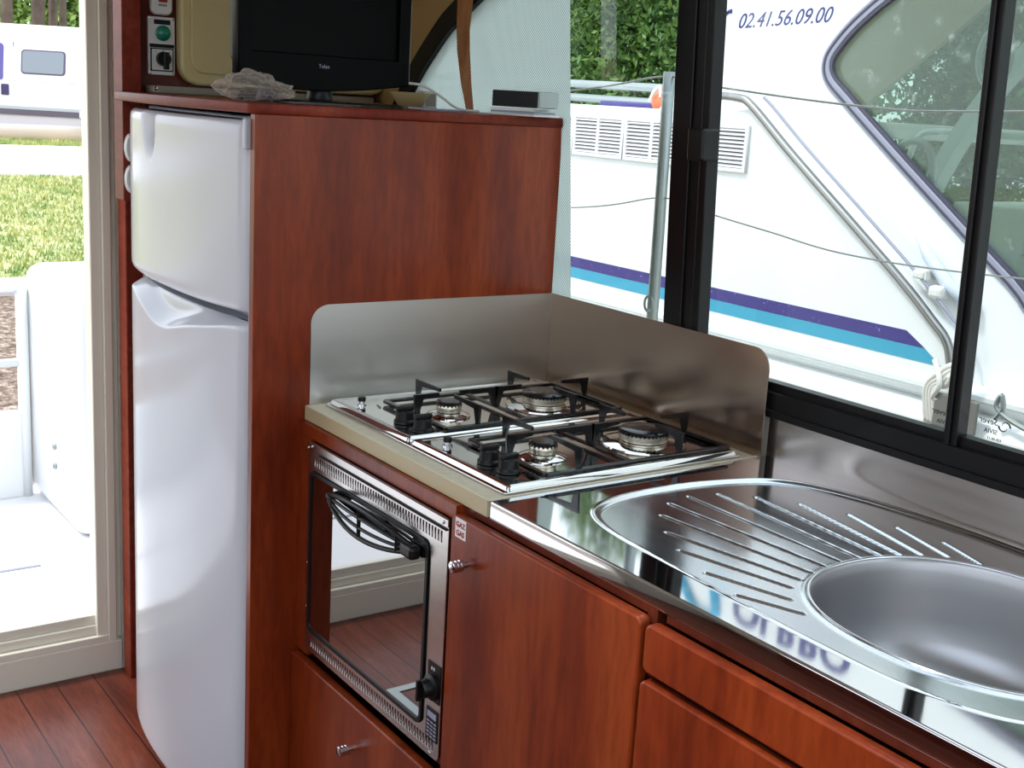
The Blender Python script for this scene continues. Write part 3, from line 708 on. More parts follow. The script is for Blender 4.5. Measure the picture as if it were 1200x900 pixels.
# switches
sp1 = thing('switch_panel', (-.73, 0, 1.47), 'grey engine switch plate with green lamp and black rotary knob', 'switch')
me = plate_mesh('p', rrect(-.033, 1.470, .026, 1.592, .003), [], .008, (-.7415, 0, 0), YU, ZU, .001); link('plate', me, WHITEP, sp1)
box('legend_strip', (-.7335, -.020, 1.576), (-.7325, .016, 1.586), BLKPL, sp1); box('legend_strip', (-.7335, -.030, 1.5275), (-.7325, .024, 1.535), BLKPL, sp1)
lath('lamp', [(.0165, 0), (.0165, .004), (.014, .005), (.013, .011), (.009, .014), (.001, .015)], (-.7335, -.001, 1.558), GREEN, sp1, axis=(1, 0, 0))
me = plate_mesh('p', rrect(-.026, 1.480, .020, 1.524, .002), [], .003, (-.7335, 0, 0), YU, ZU, .0005); rs = link('rotary_switch', me, WHITEP, sp1)
me = plate_mesh('p', rrect(-.0285, 1.4775, .0225, 1.5265, .002), [], .002, (-.7335, 0, 0), YU, ZU); link('switch_surround', me, BLKPL, sp1)
lath('knob', [(.0155, 0), (.0150, .012), (.001, .0125)], (-.7305, -.002, 1.504), BLKPL, rs, axis=(1, 0, 0))
box('knob_grip', (-.7180, -.006, 1.482), (-.710, .006, 1.518), BLKPL, rs, .002)
text('mark', '1', .006, (-.7300, -.019, 1.517), YU, ZU, BLKPL, rs); text('mark', '0', .006, (-.7300, -.003, 1.5195), YU, ZU, BLKPL, rs); text('mark', '2', .006, (-.7300, .012, 1.517), YU, ZU, BLKPL, rs)
for y, z_ in ((-.029, 1.474), (.022, 1.474), (-.029, 1.588), (.022, 1.588)): lath('screw', [(.0025, 0), (.0025, .001), (.001, .0015)], (-.7335, y, z_), CHROME, sp1, axis=(1, 0, 0), seg=8)
sp2 = thing('breaker_box', (-.73, 0, 1.6), 'small rounded white switch box above the green lamp plate', 'switch')
me = plate_mesh('p', rrect(-.029, 1.5955, .019, 1.70, .014), [], .016, (-.7415, 0, 0), YU, ZU, .004); link('housing', me, WHITEP, sp2)
box('red_rocker', (-.7255, -.013, 1.622), (-.7215, .006, 1.650), RED, sp2, .001)
box('label_strip', (-.7255, -.013, 1.6135), (-.7247, .006, 1.6185), BAT, sp2)
for k, zc in enumerate((1.314, 1.247)):
    s_ = thing('wall_socket', (-.70, -.085, zc), ('upper' if k == 0 else 'lower') + ' white round socket plate on the upright left of the fridge', 'socket', 'sockets beside the fridge')
    bm = bmesh.new(); lathe(bm, [(1, 0), (1, .006), (.85, .011), (.6, .011), (.55, .005), (.01, .005)], (0, 0, 0), axis=(1, 0, 0), seg=24)
    bmesh.ops.scale(bm, vec=(1, .013, .030), verts=bm.verts); bmesh.ops.translate(bm, vec=(-.6995, -.0865, zc), verts=bm.verts)
    o = bmobj('cover', bm, WHITEP, s_); o.data.shade_smooth(); sharp(o.data)

# plastic bag with a coiled lead inside
bag = thing('plastic_bag', (-.09, -.075, TOPZ), 'crumpled clear plastic bag holding small fittings, left of the television', 'bag')
bm = bmesh.new(); bmesh.ops.create_icosphere(bm, subdivisions=5, radius=1)
for v in bm.verts:
    c = v.co.copy(); nz = noise.noise(c * 2.2) * .30 + noise.noise(c * 4.5 + Vector((3, 1, 2))) * .20 + abs(noise.noise(c * 6)) * .12
    r_ = 1 + nz; xx = c.x * r_ * .035; yy = c.y * r_ * .066; zz = c.z * r_ * .024
    taper = 1 - .45 * max(0, c.y)
    v.co = Vector((xx, yy, max(-.0225, zz * taper + (-.004 if c.y > .3 else .002))))
bmesh.ops.translate(bm, vec=(-.075, -.070, TOPZ + .0232), verts=bm.verts)
bmobj('film', bm, BAG, bag, smooth=True)
bm = bmesh.new()
for k in range(4): stube(bm, [(-.075 + math.cos(a) * .012, -.090 + .003 * k + math.sin(a) * .014, TOPZ + .006 + .0055 * k) for a in np.linspace(0, 2 * PI, 20)[:-1]], .0026, 6, True)
bmobj('coiled_lead', bm, BLKPL, bag)
box('grey_fitting', (-.090, -.065, TOPZ + .002), (-.062, -.035, TOPZ + .024), RUBBER, bag, .005)

# things under and right of the television
pot = thing('cream_bowl', (-.42, .42, TOPZ), 'little cream bowl behind the television stand', 'bowl')
lath('body', [(.020, 0), (.024, .002), (.044, .030), (.045, .033), (.041, .033), (.021, .006), (.001, .005)], (-.42, .44, TOPZ), CREAM, pot, seg=32)
bx_ = thing('white_box', (-.35, .36, TOPZ), 'small white box with grey panel behind the television', 'box')
box('carton', (-.50, .50, TOPZ), (-.46, .535, 1.470), PAPER, bx_, .002)
box('panel', (-.4595, .505, 1.436), (-.459, .53, 1.464), BAT, bx_)
tag(tube('white_cable', catmull([(-.19, .26, 1.482), (-.20, .30, 1.481), (-.20, .339, 1.478), (-.20, .38, 1.461), (-.20, .411, 1.443), (-.20, .440, 1.4345), (-.19, .47, 1.4345)], 8), .0026, WHITEP), 'thin white cable trailing from the television to the window', 'cable')
tag(tube('grey_cable', catmull([(-.12, .26, 1.4345), (-.11, .30, 1.4335), (-.10, .34, 1.4335), (-.10, .38, 1.4335)], 8), .0022, RUBL), 'short grey cable lying on the cabinet right of television', 'cable')
# tan glossy strip hanging before the window
bm = bmesh.new(); pts = [(-.273, 1.4315, .010), (-.286, 1.485, .016), (-.301, 1.555, .021), (-.309, 1.60, .022), (-.313, 1.66, .026), (-.316, 1.75, .027), (-.318, 1.90, .027)]
A_ = []; 
for x, z_, h in pts:
    yy = .500 - .006 * math.sin((z_ - 1.43) * 14)
    A_.append([bm.verts.new((x - h, yy, z_)), bm.verts.new((x + h, yy + .004, z_)), bm.verts.new((x + h, yy + .0055, z_)), bm.verts.new((x - h, yy + .0015, z_))])
for a, b in zip(A_, A_[1:]):
    for k in range(4): bm.faces.new((a[k], a[(k + 1) % 4], b[(k + 1) % 4], b[k]))
bm.faces.new(A_[0]); bm.faces.new(A_[-1][::-1])
tag(bmobj('hanging_strip', bm, TAN, smooth=False), 'glossy tan strip hanging down before the dimpled film', 'strip')
# device on papers
dv = thing('receiver_box', (-.01, .46, TOPZ), 'small black and silver electronic box on the cabinet end by the window', 'electronic device')
def rbox(name, lo, hi, rz, c, m, par, bev=.001):
    bm = bmesh.new(); sbox(bm, lo, hi, bev); bmesh.ops.rotate(bm, verts=bm.verts, cent=c, matrix=Matrix.Rotation(rz, 3, 'Z')); return bmobj(name, bm, m, par)
cdev = Vector((-.02, .465, TOPZ))
rbox('case', (-.075, .430, 1.4475), (.028, .500, 1.4775), math.radians(22), cdev, BLKPL, dv)
rbox('end_plate', (.0285, .431, 1.4485), (.034, .499, 1.4775), math.radians(22), cdev, mat('silver', (176, 182, 182), .4, 0), dv)
rbox('top_plate', (-.075, .431, 1.4776), (.030, .499, 1.4786), math.radians(22), cdev, GALV, dv)
pc = thing('paper_stack', (-.01, .46, TOPZ), 'folded papers and card lying under the small electronic box', 'papers')
for k in range(3): rbox('sheet', (-.070 - .004 * k, .425, TOPZ + .0003 + .005 * k), (.035 - .01 * k, .505, TOPZ + .0040 + .005 * k), math.radians(14 + 8 * k), cdev, PAPER if k != 1 else RUBL, pc, .0005)

# floor hatch seen in the oven glass
me = plate_mesh('hatch', rrect(-.535, -1.35, .25, -.545, .004), [rrect(-.510, -1.325, .225, -.570, .002)[::-1]], .003, (0, 0, FZ), XU, YU, .0005)
hf = tag(thing('floor_hatch', (-.14, -.95, FZ), 'aluminium framed hatch set into the plank floor', 'hatch')); link('frame', me, GALV, hf)

# ================================================================== OUTSIDE, STARBOARD: NEIGHBOUR BOAT
HY = 2.2
nb = thing('white_cabin_cruiser', (-.8, 3.2, -.6), 'large white cabin cruiser with navy and turquoise stripe moored alongside', 'boat')
# hull side: profile swept along x, clipped by the diagonal edge
top_pts = catmull([(-1.30, 1.519, 0), (-1.163, 1.515, 0), (-1.09, 1.488, 0), (-.894, 1.343, 0), (-.614, 1.147, 0), (-.391, .989, 0), (-.267, .891, 0), (-.207, .837, 0), (-.181, .764, 0), (-.150, .60, 0)], 6)
hullo = [(-6.5, 1.463), (-1.22, 1.463)] + [(v.x, v.y - .004) for v in top_pts if v.x > -1.10 and v.y > .66] + [(-.165, .66), (-6.5, .66)]
me = plate_mesh('h', hullo, [], .10, (0, HY + .10, 0), XU, ZU, .004); link('hull_side', me, GEL, nb)
# lower hull with rubbing mouldings
bm = bmesh.new(); pr = [(2.30, .715), (2.185, .712), (2.170, .704), (2.170, .690), (2.190, .680), (2.225, .645), (2.150, .632), (2.135, .60), (2.13, .30), (2.20, -.2), (2.6, -.6), (3.4, -.6), (3.4, .715)]
A_ = [bm.verts.new((-6.5, a, b)) for a, b in pr]; B_ = [bm.verts.new((4.5, a, b)) for a, b in pr]
for i in range(len(pr)): bm.faces.new((A_[i], B_[i], B_[(i + 1) % len(pr)], A_[(i + 1) % len(pr)]))
bm.faces.new(A_[::-1]); bm.faces.new(B_)
bmobj('lower_hull', bm, GEL, nb)
# deck behind the louvred coaming
box('side_deck', (-6.5, HY + .1, 1.40), (-1.2, 4.6, 1.463), GELG, nb, .004)
# stripes
def stripe(name, ztop, zbot, xe0, xe1, m): 
    me = plate_mesh(name, [(-6.4, ztop + .0), (xe0, ztop - .012), (xe1, zbot - .012), (-6.4, zbot)], [], .0012, (0, HY - .0002, 0), XU, ZU); link(name, me, m, nb)
stripe('navy_stripe', .8545, .8115, -.361, -.286, NAVY); stripe('turquoise_stripe', .8110, .7680, -.286, -.222, CYAN)
# louvre grilles
for gx0, gx1 in ((-2.70, -2.40), (-2.39, -2.083), (-2.079, -1.765), (-1.757, -1.443), (-1.435, -1.100)):
    bm = bmesh.new(); z0, z1 = 1.262, 1.424; gm = (gx0 + gx1) / 2
    gf = plate_mesh('g', [(gx0, z0), (gx1, z0), (gx1, z1), (gx0, z1)], [[(a, z0 + .013), (a, z1 - .013), (b, z1 - .013), (b, z0 + .013)] for a, b in ((gx0 + .014, gm - .008), (gm + .008, gx1 - .014))], .012, (0, HY - .0005, 0), XU, ZU, .001); bm.from_mesh(gf)
    for k in range(10):
        zz = z0 + .016 + k * .0138
        vs = [bm.verts.new(q) for q in ((gx0 + .01, HY - .003, zz + .006), (gx1 - .01, HY - .003, zz + .006), (gx1 - .01, HY - .012, zz - .001), (gx0 + .01, HY - .012, zz - .001), (gx0 + .01, HY - .003, zz + .0085), (gx1 - .01, HY - .003, zz + .0085), (gx1 - .01, HY - .012, zz + .0015), (gx0 + .01, HY - .012, zz + .0015))]
        for f in ((0, 1, 2, 3), (7, 6, 5, 4), (0, 4, 5, 1), (3, 2, 6, 7)): bm.faces.new([vs[i] for i in f])
    gv = bmobj('louvre_grille', bm, GELG, nb)
    box('louvre_backing', (gx0 + .012, HY - .0025, z0 + .011), (gx1 - .012, HY - .0008, z1 - .011), RUBBER, gv)
RAILST = mat('dull_chrome', (150, 148, 146), .3, 1)
tube('edge_rail', [(v.x, HY - .012, v.y) for v in top_pts if v.y > .60], .0145, RAILST, nb, 10)
bm = bmesh.new(); stube(bm, [(v.x + .035, HY + .02, v.y + .022) for v in top_pts if v.y > .66 and v.x > -1.12], .005, 6); bmobj('edge_seal', bm, RUBL, nb)
# superstructure side with window
SY = 2.27
wout = catmull([(x, z, 0) for x, z in [(-.60, 1.895), (-.745, 1.800), (-.835, 1.715), (-.872, 1.650), (-.855, 1.580), (-.765, 1.505), (-.560, 1.352), (-.350, 1.200), (-.090, 1.015), (.16, .855), (.9, .85), (1.7, .86), (1.85, 1.0), (1.85, 2.0), (1.6, 2.17), (.4, 2.17), (-.33, 2.03)]], 6, True)
WO = [(v.x, v.y) for v in wout]
cen = Vector((.3, 1.4))
def inset(poly, d):
    P = [Vector(p) for p in poly]; out = []
    for i, p in enumerate(P):
        t_ = (P[(i + 1) % len(P)] - P[i - 1]).normalized(); n_ = Vector((-t_.y, t_.x))
        if n_.dot(cen - p) < 0: n_ = -n_
        out.append(tuple(p + n_ * d))
    return out
sup = [(-1.62, 1.30), (-1.22, 1.40), (-1.0, 1.30), (-.70, 1.08), (-.40, .86), (-.25, .66), (4.5, .66), (4.5, 3.1), (-1.46, 3.1), (-1.50, 1.75), (-1.66, 1.46)]
me = plate_mesh('s', sup, [inset(WO, .004)], .05, (0, SY + .05, 0), XU, ZU, .003); link('cabin_side', me, GEL, nb)
me = plate_mesh('f', WO, [inset(WO, .034)], .020, (0, SY + .012, 0), XU, ZU, .003); link('window_seal', me, RUBL, nb)
me = plate_mesh('f', inset(WO, .010), [inset(WO, .018)], .004, (0, SY - .007, 0), XU, ZU, .001); link('window_seal', me, RUBBER, nb)
me = plate_mesh('f', inset(WO, .030), [inset(WO, .044)], .018, (0, SY + .014, 0), XU, ZU, .001); link('window_seal', me, RUBBER, nb)
me = plate_mesh('f', inset(WO, .030), [], .004, (0, SY + .02, 0), XU, ZU); link('tinted_window', me, BOATGL, nb)
# inside the cruiser: far side frames, floor, console, arch
far = [(-1.2, .66), (4.5, .66), (4.5, 3.1), (-1.2, 3.1)]
me = plate_mesh('w', far, [rrect(-1.1, 1.22, 4.3, 2.3, .1)], .05, (0, 4.45, 0), XU, ZU); link('far_cabin_side', me, GEL, nb)
box('cabin_roof', (-1.3, SY + .05, 3.05), (4.5, 4.45, 3.10), GEL, nb)
box('cabin_sole', (-1.2, SY + .06, .66), (4.5, 4.4, .70), mat('sole_wood', (170, 130, 96), .5), nb)
box('console', (-.86, 3.05, .70), (-.30, 3.5, 1.19), GELG, nb, .01)
bm = bmesh.new()
for k in range(5): sbox(bm, (-.545, 3.044, 1.10 - .018 * k), (-.48, 3.0495, 1.107 - .018 * k))
bmobj('console_vent', bm, RUBL, nb)
tube('console_stripe', [(-.50, 3.045, .84), (-.44, 3.045, .98)], .004, NAVY, nb, 6)
bm = bmesh.new()
ap = catmull([(-.98, 2.95, 1.02), (-.93, 2.95, 1.18), (-.88, 2.95, 1.30), (-.80, 2.95, 1.45), (-.68, 2.95, 1.62), (-.50, 2.95, 1.80), (-.2, 2.95, 2.0)], 8)
for i in range(len(ap)): pass
A_ = []
for i, q in enumerate(ap):
    a = ap[max(0, i - 1)]; b = ap[min(len(ap) - 1, i + 1)]; t_ = (b - a).normalized(); n_ = Vector((-t_.z, 0, t_.x))
    A_.append([bm.verts.new(q + n_ * .028), bm.verts.new(q - n_ * .028), bm.verts.new(q - n_ * .028 + Vector((0, .07, 0))), bm.verts.new(q + n_ * .028 + Vector((0, .07, 0)))])
for a, b in zip(A_, A_[1:]):
    for k in range(4): bm.faces.new((a[k], a[(k + 1) % 4], b[(k + 1) % 4], b[k]))
bmobj('cabin_arch', bm, GEL, nb)
tube('grab_rail', catmull([(-1.09, 3.05, 1.30), (-1.05, 3.05, 1.41), (-.97, 3.05, 1.44), (-.7, 3.05, 1.44), (-.2, 3.05, 1.43)], 6), .012, GEL, nb)
tube('hand_hoop', catmull([(-.95, 2.8, 1.36), (-.90, 2.8, 1.40), (-.83, 2.8, 1.395), (-.79, 2.8, 1.34), (-.775, 2.8, 1.22)], 6), .014, GALV, nb)
CURT = mat('brown_curtain', (132, 120, 98), .9)
me = plate_mesh('c', [(-2.2, 2.4), (-2.2, 1.35), (-1.85, 1.42), (-1.72, 1.555), (-1.38, 1.804), (-1.18, 1.96), (-.75, 2.4)], [], .03, (0, 3.6, 0), XU, ZU); link('interior_panel', me, CURT, nb)
tube('helm_wheel', [(-.63 + .085 * math.cos(a), 2.85 - .03 * math.cos(a), 1.70 + .10 * math.sin(a)) for a in np.linspace(0, 2 * PI, 33)[:-1]], .010, FRGREY, nb, closed=True)
# telephone lettering
U_ = Vector((1, 0, .035)); V_ = Vector((0, 0, 1))
text('lettering', '02.41.56.09.00', .072, (-1.283, SY - .0012, 1.755), U_, V_, BLUETX, nb, shear=.35, th=.0008)
bm = bmesh.new(); stube(bm, catmull([(-1.362, SY - .001, 1.752), (-1.358, SY - .001, 1.775), (-1.348, SY - .001, 1.797), (-1.332, SY - .001, 1.812), (-1.315, SY - .001, 1.814)], 5), lambda s: .0035 + .005 * abs(2 * s - 1), 6)
bmobj('telephone_symbol', bm, BLUETX, nb)
# lettering higher up on the cabin side, seen mirrored in the worktop
text('lettering', 'OLRBO', .17, (-1.02, SY - .0012, 2.07), XU, ZU, BLUETX, nb, th=.0008, bold=.006)
bm = bmesh.new(); stube(bm, catmull([(-1.85 + .45, SY - .001, 2.02), (-1.30, SY - .001, 2.12), (-1.20, SY - .001, 2.22), (-1.10, SY - .001, 2.20), (-1.12, SY - .001, 2.08), (-1.06, SY - .001, 2.0)], 6), .022, 6)
bmobj('cyan_swirl', bm, CYANTX, nb)
# rub plate/handle on the cabin side, cleats
HAND = mat('pale_blue_grey', (206, 214, 226), .3)
bm = bmesh.new(); stube(bm, [(-.405, SY - .02, 1.128), (-.35, SY - .022, 1.07), (-.27, SY - .022, .995), (-.165, SY - .02, .935)], lambda s: .006 + .016 * math.sin(PI * min(1, s * 1.4) * .7), 8); bmobj('side_step', bm, HAND, nb, smooth=True)
bm = bmesh.new(); sbox(bm, (-.375, SY - .06, 1.002), (-.335, SY, 1.028), .006); sbox(bm, (-.335, SY - .055, 1.0), (-.328, SY - .01, 1.03), .002); bmobj('deck_fitting', bm, WHITEP, nb)
bm = bmesh.new(); sbox(bm, (-.315, SY - .06, .950), (-.265, SY, .990), .012); bmobj('deck_fitting', bm, WHITEP, nb)
# far guard rails and covers
bm = bmesh.new()
for z_ in (1.60, 1.515): stube(bm, [(-7, 4.0, z_ + .02), (-3.2, 4.0, z_ - .02)], .024, 8)
bmobj('guard_rail', bm, GALV, nb)
# rope-wrapped fender pin at hull corner
bm = bmesh.new(); random.seed(3)
for k in range(4):
    pts = catmull([(-.205 + .012 * k, 2.14, .60 - .002 * k), (-.215 + .010 * k, 2.13, .70), (-.17 + .010 * k, 2.12, .755 - .01 * k), (-.12, 2.12, .790 - .012 * k), (-.07, 2.14, .80 - .01 * k)], 6)
    stube(bm, pts, .010, 7)
stube(bm, catmull([(-.19, 2.12, .79), (-.15, 2.10, .73), (-.17, 2.11, .68), (-.10, 2.12, .70), (-.12, 2.10, .76)], 6), .009, 7)
tag(bmobj('mooring_rope', bm, ROPE, smooth=True), 'white mooring rope knotted round the cleat below the chrome rail', 'rope')
cl = thing('mooring_cleat', (-.09, 2.1, .55), 'grey steel bollard under the knotted white rope', 'cleat')
box('block', (-.165, 2.105, .60), (-.02, 2.118, .70), mat('weathered_grey', (120, 118, 112), .8), cl, .005); lath('post', [(.02, 0), (.018, .06), (.03, .075), (.001, .08)], (-.08, 2.10, .635), GALV, cl)
ck = thing('small_cleat', (.08, 2.2, .62), 'small dark cleat standing on the cruiser deck right of the thin mullion', 'cleat')
bm = bmesh.new(); stube(bm, catmull([(.03, 2.12, .665), (.05, 2.12, .70), (.04, 2.12, .735), (.03, 2.12, .70), (.07, 2.12, .675), (.14, 2.12, .655)], 5), .008, 7); bmobj('horn', bm, GALV, ck)
lb = thing('life_ring_cover', (-2.9, 3.3, 1.46), 'orange buoyancy bag lying on the cruiser deck', 'buoyancy aid')
bm = bmesh.new(); bmesh.ops.create_icosphere(bm, subdivisions=4, radius=1)
for v in bm.verts: v.co = Vector((v.co.x * .22, v.co.y * .12, max(-.05, v.co.z * .085 * (1 + .25 * noise.noise(v.co * 3)) + .02 * v.co.x))); 
bmesh.ops.translate(bm, vec=(-2.62, 3.3, 1.513), verts=bm.verts); bmobj('cover', bm, ORANGE, lb, smooth=True)
tube('strap', catmull([(-2.78, 3.2, 1.50), (-2.74, 3.19, 1.55), (-2.70, 3.19, 1.57), (-2.69, 3.19, 1.52)], 5), .008, WHITEP, lb)
tag(box('navy_mat', (-3.3, 3.3, 1.4635), (-2.75, 3.7, 1.492), NAVY, bev=.01), 'folded navy cover beside the orange bag on the cruiser', 'cover')

WIRE = mat('wire', (190, 192, 188), .4)
# our own side deck, stanchion and lifelines
box_ = tag(box('side_deck', (-3.2, .64, .40), (XF, 1.05, .55), GELG, bev=.01), 'white side deck of our own boat outside the window', 'deck', kind='structure')
sn = thing('guard_stanchion', (-.08, .9, .55), 'galvanised steel stanchion post outside the window left of the thick mullion', 'post')
tube('post', [(-.082, .9, .55), (-.084, .9, .9), (-.088, .9, 1.2), (-.096, .9, 1.540)], .0135, GALV, sn, 12)
tube('eye', [(-.075 + .014 * math.cos(a) - .014, .889, 1.030 + .018 * math.sin(a)) for a in np.linspace(0, 2 * PI, 16)[:-1]], .003, GALV, sn, 6, closed=True)
tag(tube('lifeline', catmull([(-1.2, .9, 1.44), (-.406, .9, 1.495), (-.11, .9, 1.530), (.054, .9, 1.512), (.438, .9, 1.486), (.706, .9, 1.487), (1.6, .9, 1.53)], 8), .0024, WIRE, seg=6), 'upper grey lifeline wire strung from the stanchion top', 'wire')
tag(tube('lifeline', catmull([(-1.2, .9, 1.13), (-.375, .9, 1.218), (-.088, .9, 1.268), (.063, .9, 1.250), (.238, .9, 1.232), (.459, .9, 1.212), (.813, .9, 1.221), (1.7, .9, 1.28)], 8), .0017, WIRE, seg=6), 'lower thin lifeline wire sagging across the window', 'wire')

# ================================================================== OUTSIDE, AFT
# aft deck with moulded seat, rails
ad = thing('aft_deck', (-1.8, -.7, -.4), 'white moulded aft deck beyond the sliding door', 'deck'); tag(ad, kind='structure')
box('deck_plate', (-2.75, -2.3, -.3), (XB - .13, .62, -.08), GELG, ad, .02)
box('deck_joint', (-1.90, -2.3, -.0795), (-1.885, .0, -.0775), RUBL, ad)
ls = thing('aft_locker', (-2.4, .5, -.08), 'tall white moulded locker on the right of the aft deck', 'locker')
bm = bmesh.new(); sbox(bm, (-2.70, .165, -.08), (-2.05, 1.1, .79), .06, 4)
o = bmobj('moulding', bm, GEL, ls, smooth=True); sharp(o.data, 60)
for k, z_ in enumerate((.19, .12)): lath('catch', [(.012, 0), (.010, .008), (.001, .010)], (-2.30, .163, z_), GALV, ls, axis=(0, -1, 0), seg=12)
ar = thing('aft_rail', (-2.65, -.8, -.08), 'white tubular guard rail at the stern', 'railing')
for z_ in (.70, .43): tube('rail', [(-2.62, -2.2, z_ - .02), (-2.62, .155, z_)], .013 if z_ > .5 else .016, GEL, ar)
for y_ in (.142, -.8, -1.7): tube('post', [(-2.62, y_, -.085), (-2.62, y_, .70)], .022 if y_ > 0 else .014, GEL, ar)
box('toe_board', (-2.66, -2.2, -.082), (-2.60, .13, .245), GEL, ar, .01)

# water and land
tag(box('water', (-60, -30, -1.2), (20, 60, -.60), WATER, base=False), 'brown rippled river water between the boats and the quay', 'water', kind='structure')
def gz(x): return -.1 + .0133 * (-7.5 - x)
bm = bmesh.new()
def strip(bm, xa, xb, ya, yb, th, lift=0, n=1):
    for k in range(n):
        a = xa + (xb - xa) * k / n; b = xa + (xb - xa) * (k + 1) / n
        v = [bm.verts.new(q) for q in ((a, ya, gz(a) + lift), (b, ya, gz(b) + lift), (b, yb, gz(b) + lift), (a, yb, gz(a) + lift), (a, ya, gz(a) - th), (b, ya, gz(b) - th), (b, yb, gz(b) - th), (a, yb, gz(a) - th))]
        for f in ((0, 1, 2, 3), (7, 6, 5, 4), (0, 4, 5, 1), (1, 5, 6, 2), (2, 6, 7, 3), (3, 7, 4, 0)): bm.faces.new([v[i] for i in f])
strip(bm, -7.85, -70, -30, 60, 1.5)
tag(bmobj('ground', bm, GRASS), 'grassy river bank sloping up from the quay', 'ground', kind='structure')
tag(box('ground', (-7.8, 7.0, -1.0), (25, 60, .0), GRASS), 'grassy far bank behind the cruiser', 'ground', kind='structure')
bm = bmesh.new()
for f in [[(-7.45, -30, -.13), (-7.45, 6.9, -.13), (-4.6, 6.9, -.75), (-4.6, -30, -.75)], [(-7.45, -30, -1.1), (-4.6, -30, -1.1), (-4.6, 6.9, -1.1), (-7.45, 6.9, -1.1)]]: bm.faces.new([bm.verts.new(q) for q in f])
PEB = mat('pebble_bank', (130, 108, 90), .9); _a = tex(PEB, (22, 14, 22), 6, .8); _r = ramp(PEB, _a.outputs[0], [(.36, (70, 54, 46)), (.5, (132, 110, 94)), (.66, (206, 190, 170))]); nodes(PEB)[2].new(_r.outputs[0], nodes(PEB)[3].inputs['Base Color'])
tag(bmobj('pebble_bank', bm, PEB), 'brown pebbly bank sloping from the quay stones into the water', 'bank', kind='structure')
tag(box('quay_edge', (-7.86, -30, -1.0), (-7.40, 6.9, -.075), QUAY), 'pale stone quay edge', 'quay', kind='structure')
bm = bmesh.new(); strip(bm, -16.6, -22.6, -30, 40, .0, .03); tag(bmobj('path', bm, PATH), 'pale gravel towpath crossing the bank', 'path', kind='structure')
def blades(name, n, rng, h, seed, label):
    rs_ = np.random.RandomState(seed); X0 = rs_.uniform(rng[0], rng[1], n); Y0 = rs_.uniform(rng[2], rng[3], n); a = rs_.uniform(0, PI, n); H = rs_.uniform(.4, 1, n) * h
    base = gz(X0) + rng[4]; w_ = .012; lean = rs_.normal(0, .35, (n, 2)) * H[:, None]
    P = np.empty((n, 3, 3)); P[:, 0] = np.stack([X0 - np.cos(a) * w_, Y0 - np.sin(a) * w_, base], 1); P[:, 1] = np.stack([X0 + np.cos(a) * w_, Y0 + np.sin(a) * w_, base], 1)
    P[:, 2] = np.stack([X0 + lean[:, 0], Y0 + lean[:, 1], base + H], 1)
    me = bpy.data.meshes.new(name); me.from_pydata(P.reshape(-1, 3).tolist(), [], np.arange(3 * n).reshape(-1, 3).tolist())
    tag(link(name, me, BLADE), label, 'grass', kind='stuff')
blades('grass', 26000, (-16.5, -7.9, -1, 7, 0), .07, 1, 'short sunlit grass on the bank nearer than the path')
blades('grass', 9000, (-24.2, -22.7, 2, 12, 0), .10, 2, 'grass strip between path and timber beam')
# timber beam
lg = tag(tube('timber_beam', [(-24.2, -2, gz(-24) + .15), (-24.6, 6.3, gz(-24) + .15), (-24.7, 6.75, gz(-24) + .14)], lambda s: .17, mat('weathered_timber', (206, 186, 170), .8), seg=12), 'pale weathered log lying before the white van', 'log')

# van: built in local axes, x along its side, y depth away from us, z up
ang = math.atan2(RGT.y, RGT.x)
vb = Vector((-25.6, 7.4, .14)); van = thing('white_van', vb, 'long white panel van parked on the grass beyond the path', 'van', rz=ang)
def vprof():  # cross-section (depth, z)
    return [(.06, .32), (0, .45), (-.02, .95), (.02, 1.35), (.10, 1.9), (.16, 2.20), (.30, 2.34), (1.7, 2.36), (1.9, 2.2), (1.98, 1.3), (1.98, .45), (1.9, .32)]
bm = bmesh.new(); pr = vprof(); x0, x1 = -3.6, 1.6
A_ = [bm.verts.new((x0, a, b)) for a, b in pr]; B_ = [bm.verts.new((x1, a, b)) for a, b in pr]
for i in range(len(pr)): bm.faces.new((A_[i], B_[i], B_[(i + 1) % len(pr)], A_[(i + 1) % len(pr)]))
bm.faces.new(A_[::-1]); bm.faces.new(B_); VANW = mat('van_white', (232, 230, 238), .3); VANG = mat('van_sill_grey', (196, 188, 198), .45); VDK = mat('van_moulding', (96, 88, 108), .5)
bmobj('body', bm, VANW, van, local=True)
def vy(z):
    for (a, b), (c, d) in zip(vprof()[:-1], vprof()[1:]):
        if b <= z <= d: return a + (c - a) * (z - b) / (d - b)
    return 0
def vplate(name, ring, holes, m, parent=van, out=.012, th=.02):
    me = plate_mesh(name, ring, holes, th, (0, 0, 0), XU, ZU, .002)
    for v in me.vertices: v.co.y = v.co.y + vy(v.co.z) - out + th
    return link(name, me, m, parent, local=True)
# positions: camera column px -> local x (0 px = -2.02, 118 px = .06)
def vx(px): return -2.06 + px * .0181
def vz(py, px=59): return 2.28 - (py - 19.8 - px * .0) * .01785
win = rrect(vx(22), vz(75), vx(75), vz(46), .08); wp = vplate('side_window', win, [], VDK)
link_ = vplate('window_glass', rrect(vx(24), vz(73.3), vx(73), vz(47.7), .06), [], mat('van_glass', (132, 138, 148), .3, 0), out=.028)
win = rrect(vx(-45), vz(84), vx(1), vz(40), .08); vplate('door_window', win, [], mat('van_door_glass', (90, 80, 150), .15))
vplate('side_moulding', [(x0, vz(124)), (x1, vz(124)), (x1, vz(117)), (x0, vz(117))], [], VDK, out=.03)
vplate('side_moulding', [(x0, vz(117)), (x1, vz(117)), (x1, vz(113.5)), (x0, vz(113.5))], [], FRGREY, out=.028)
vplate('sill', [(x0, vz(148)), (x1, vz(148)), (x1, vz(142)), (x0, vz(142))], [], VANG, out=.04)
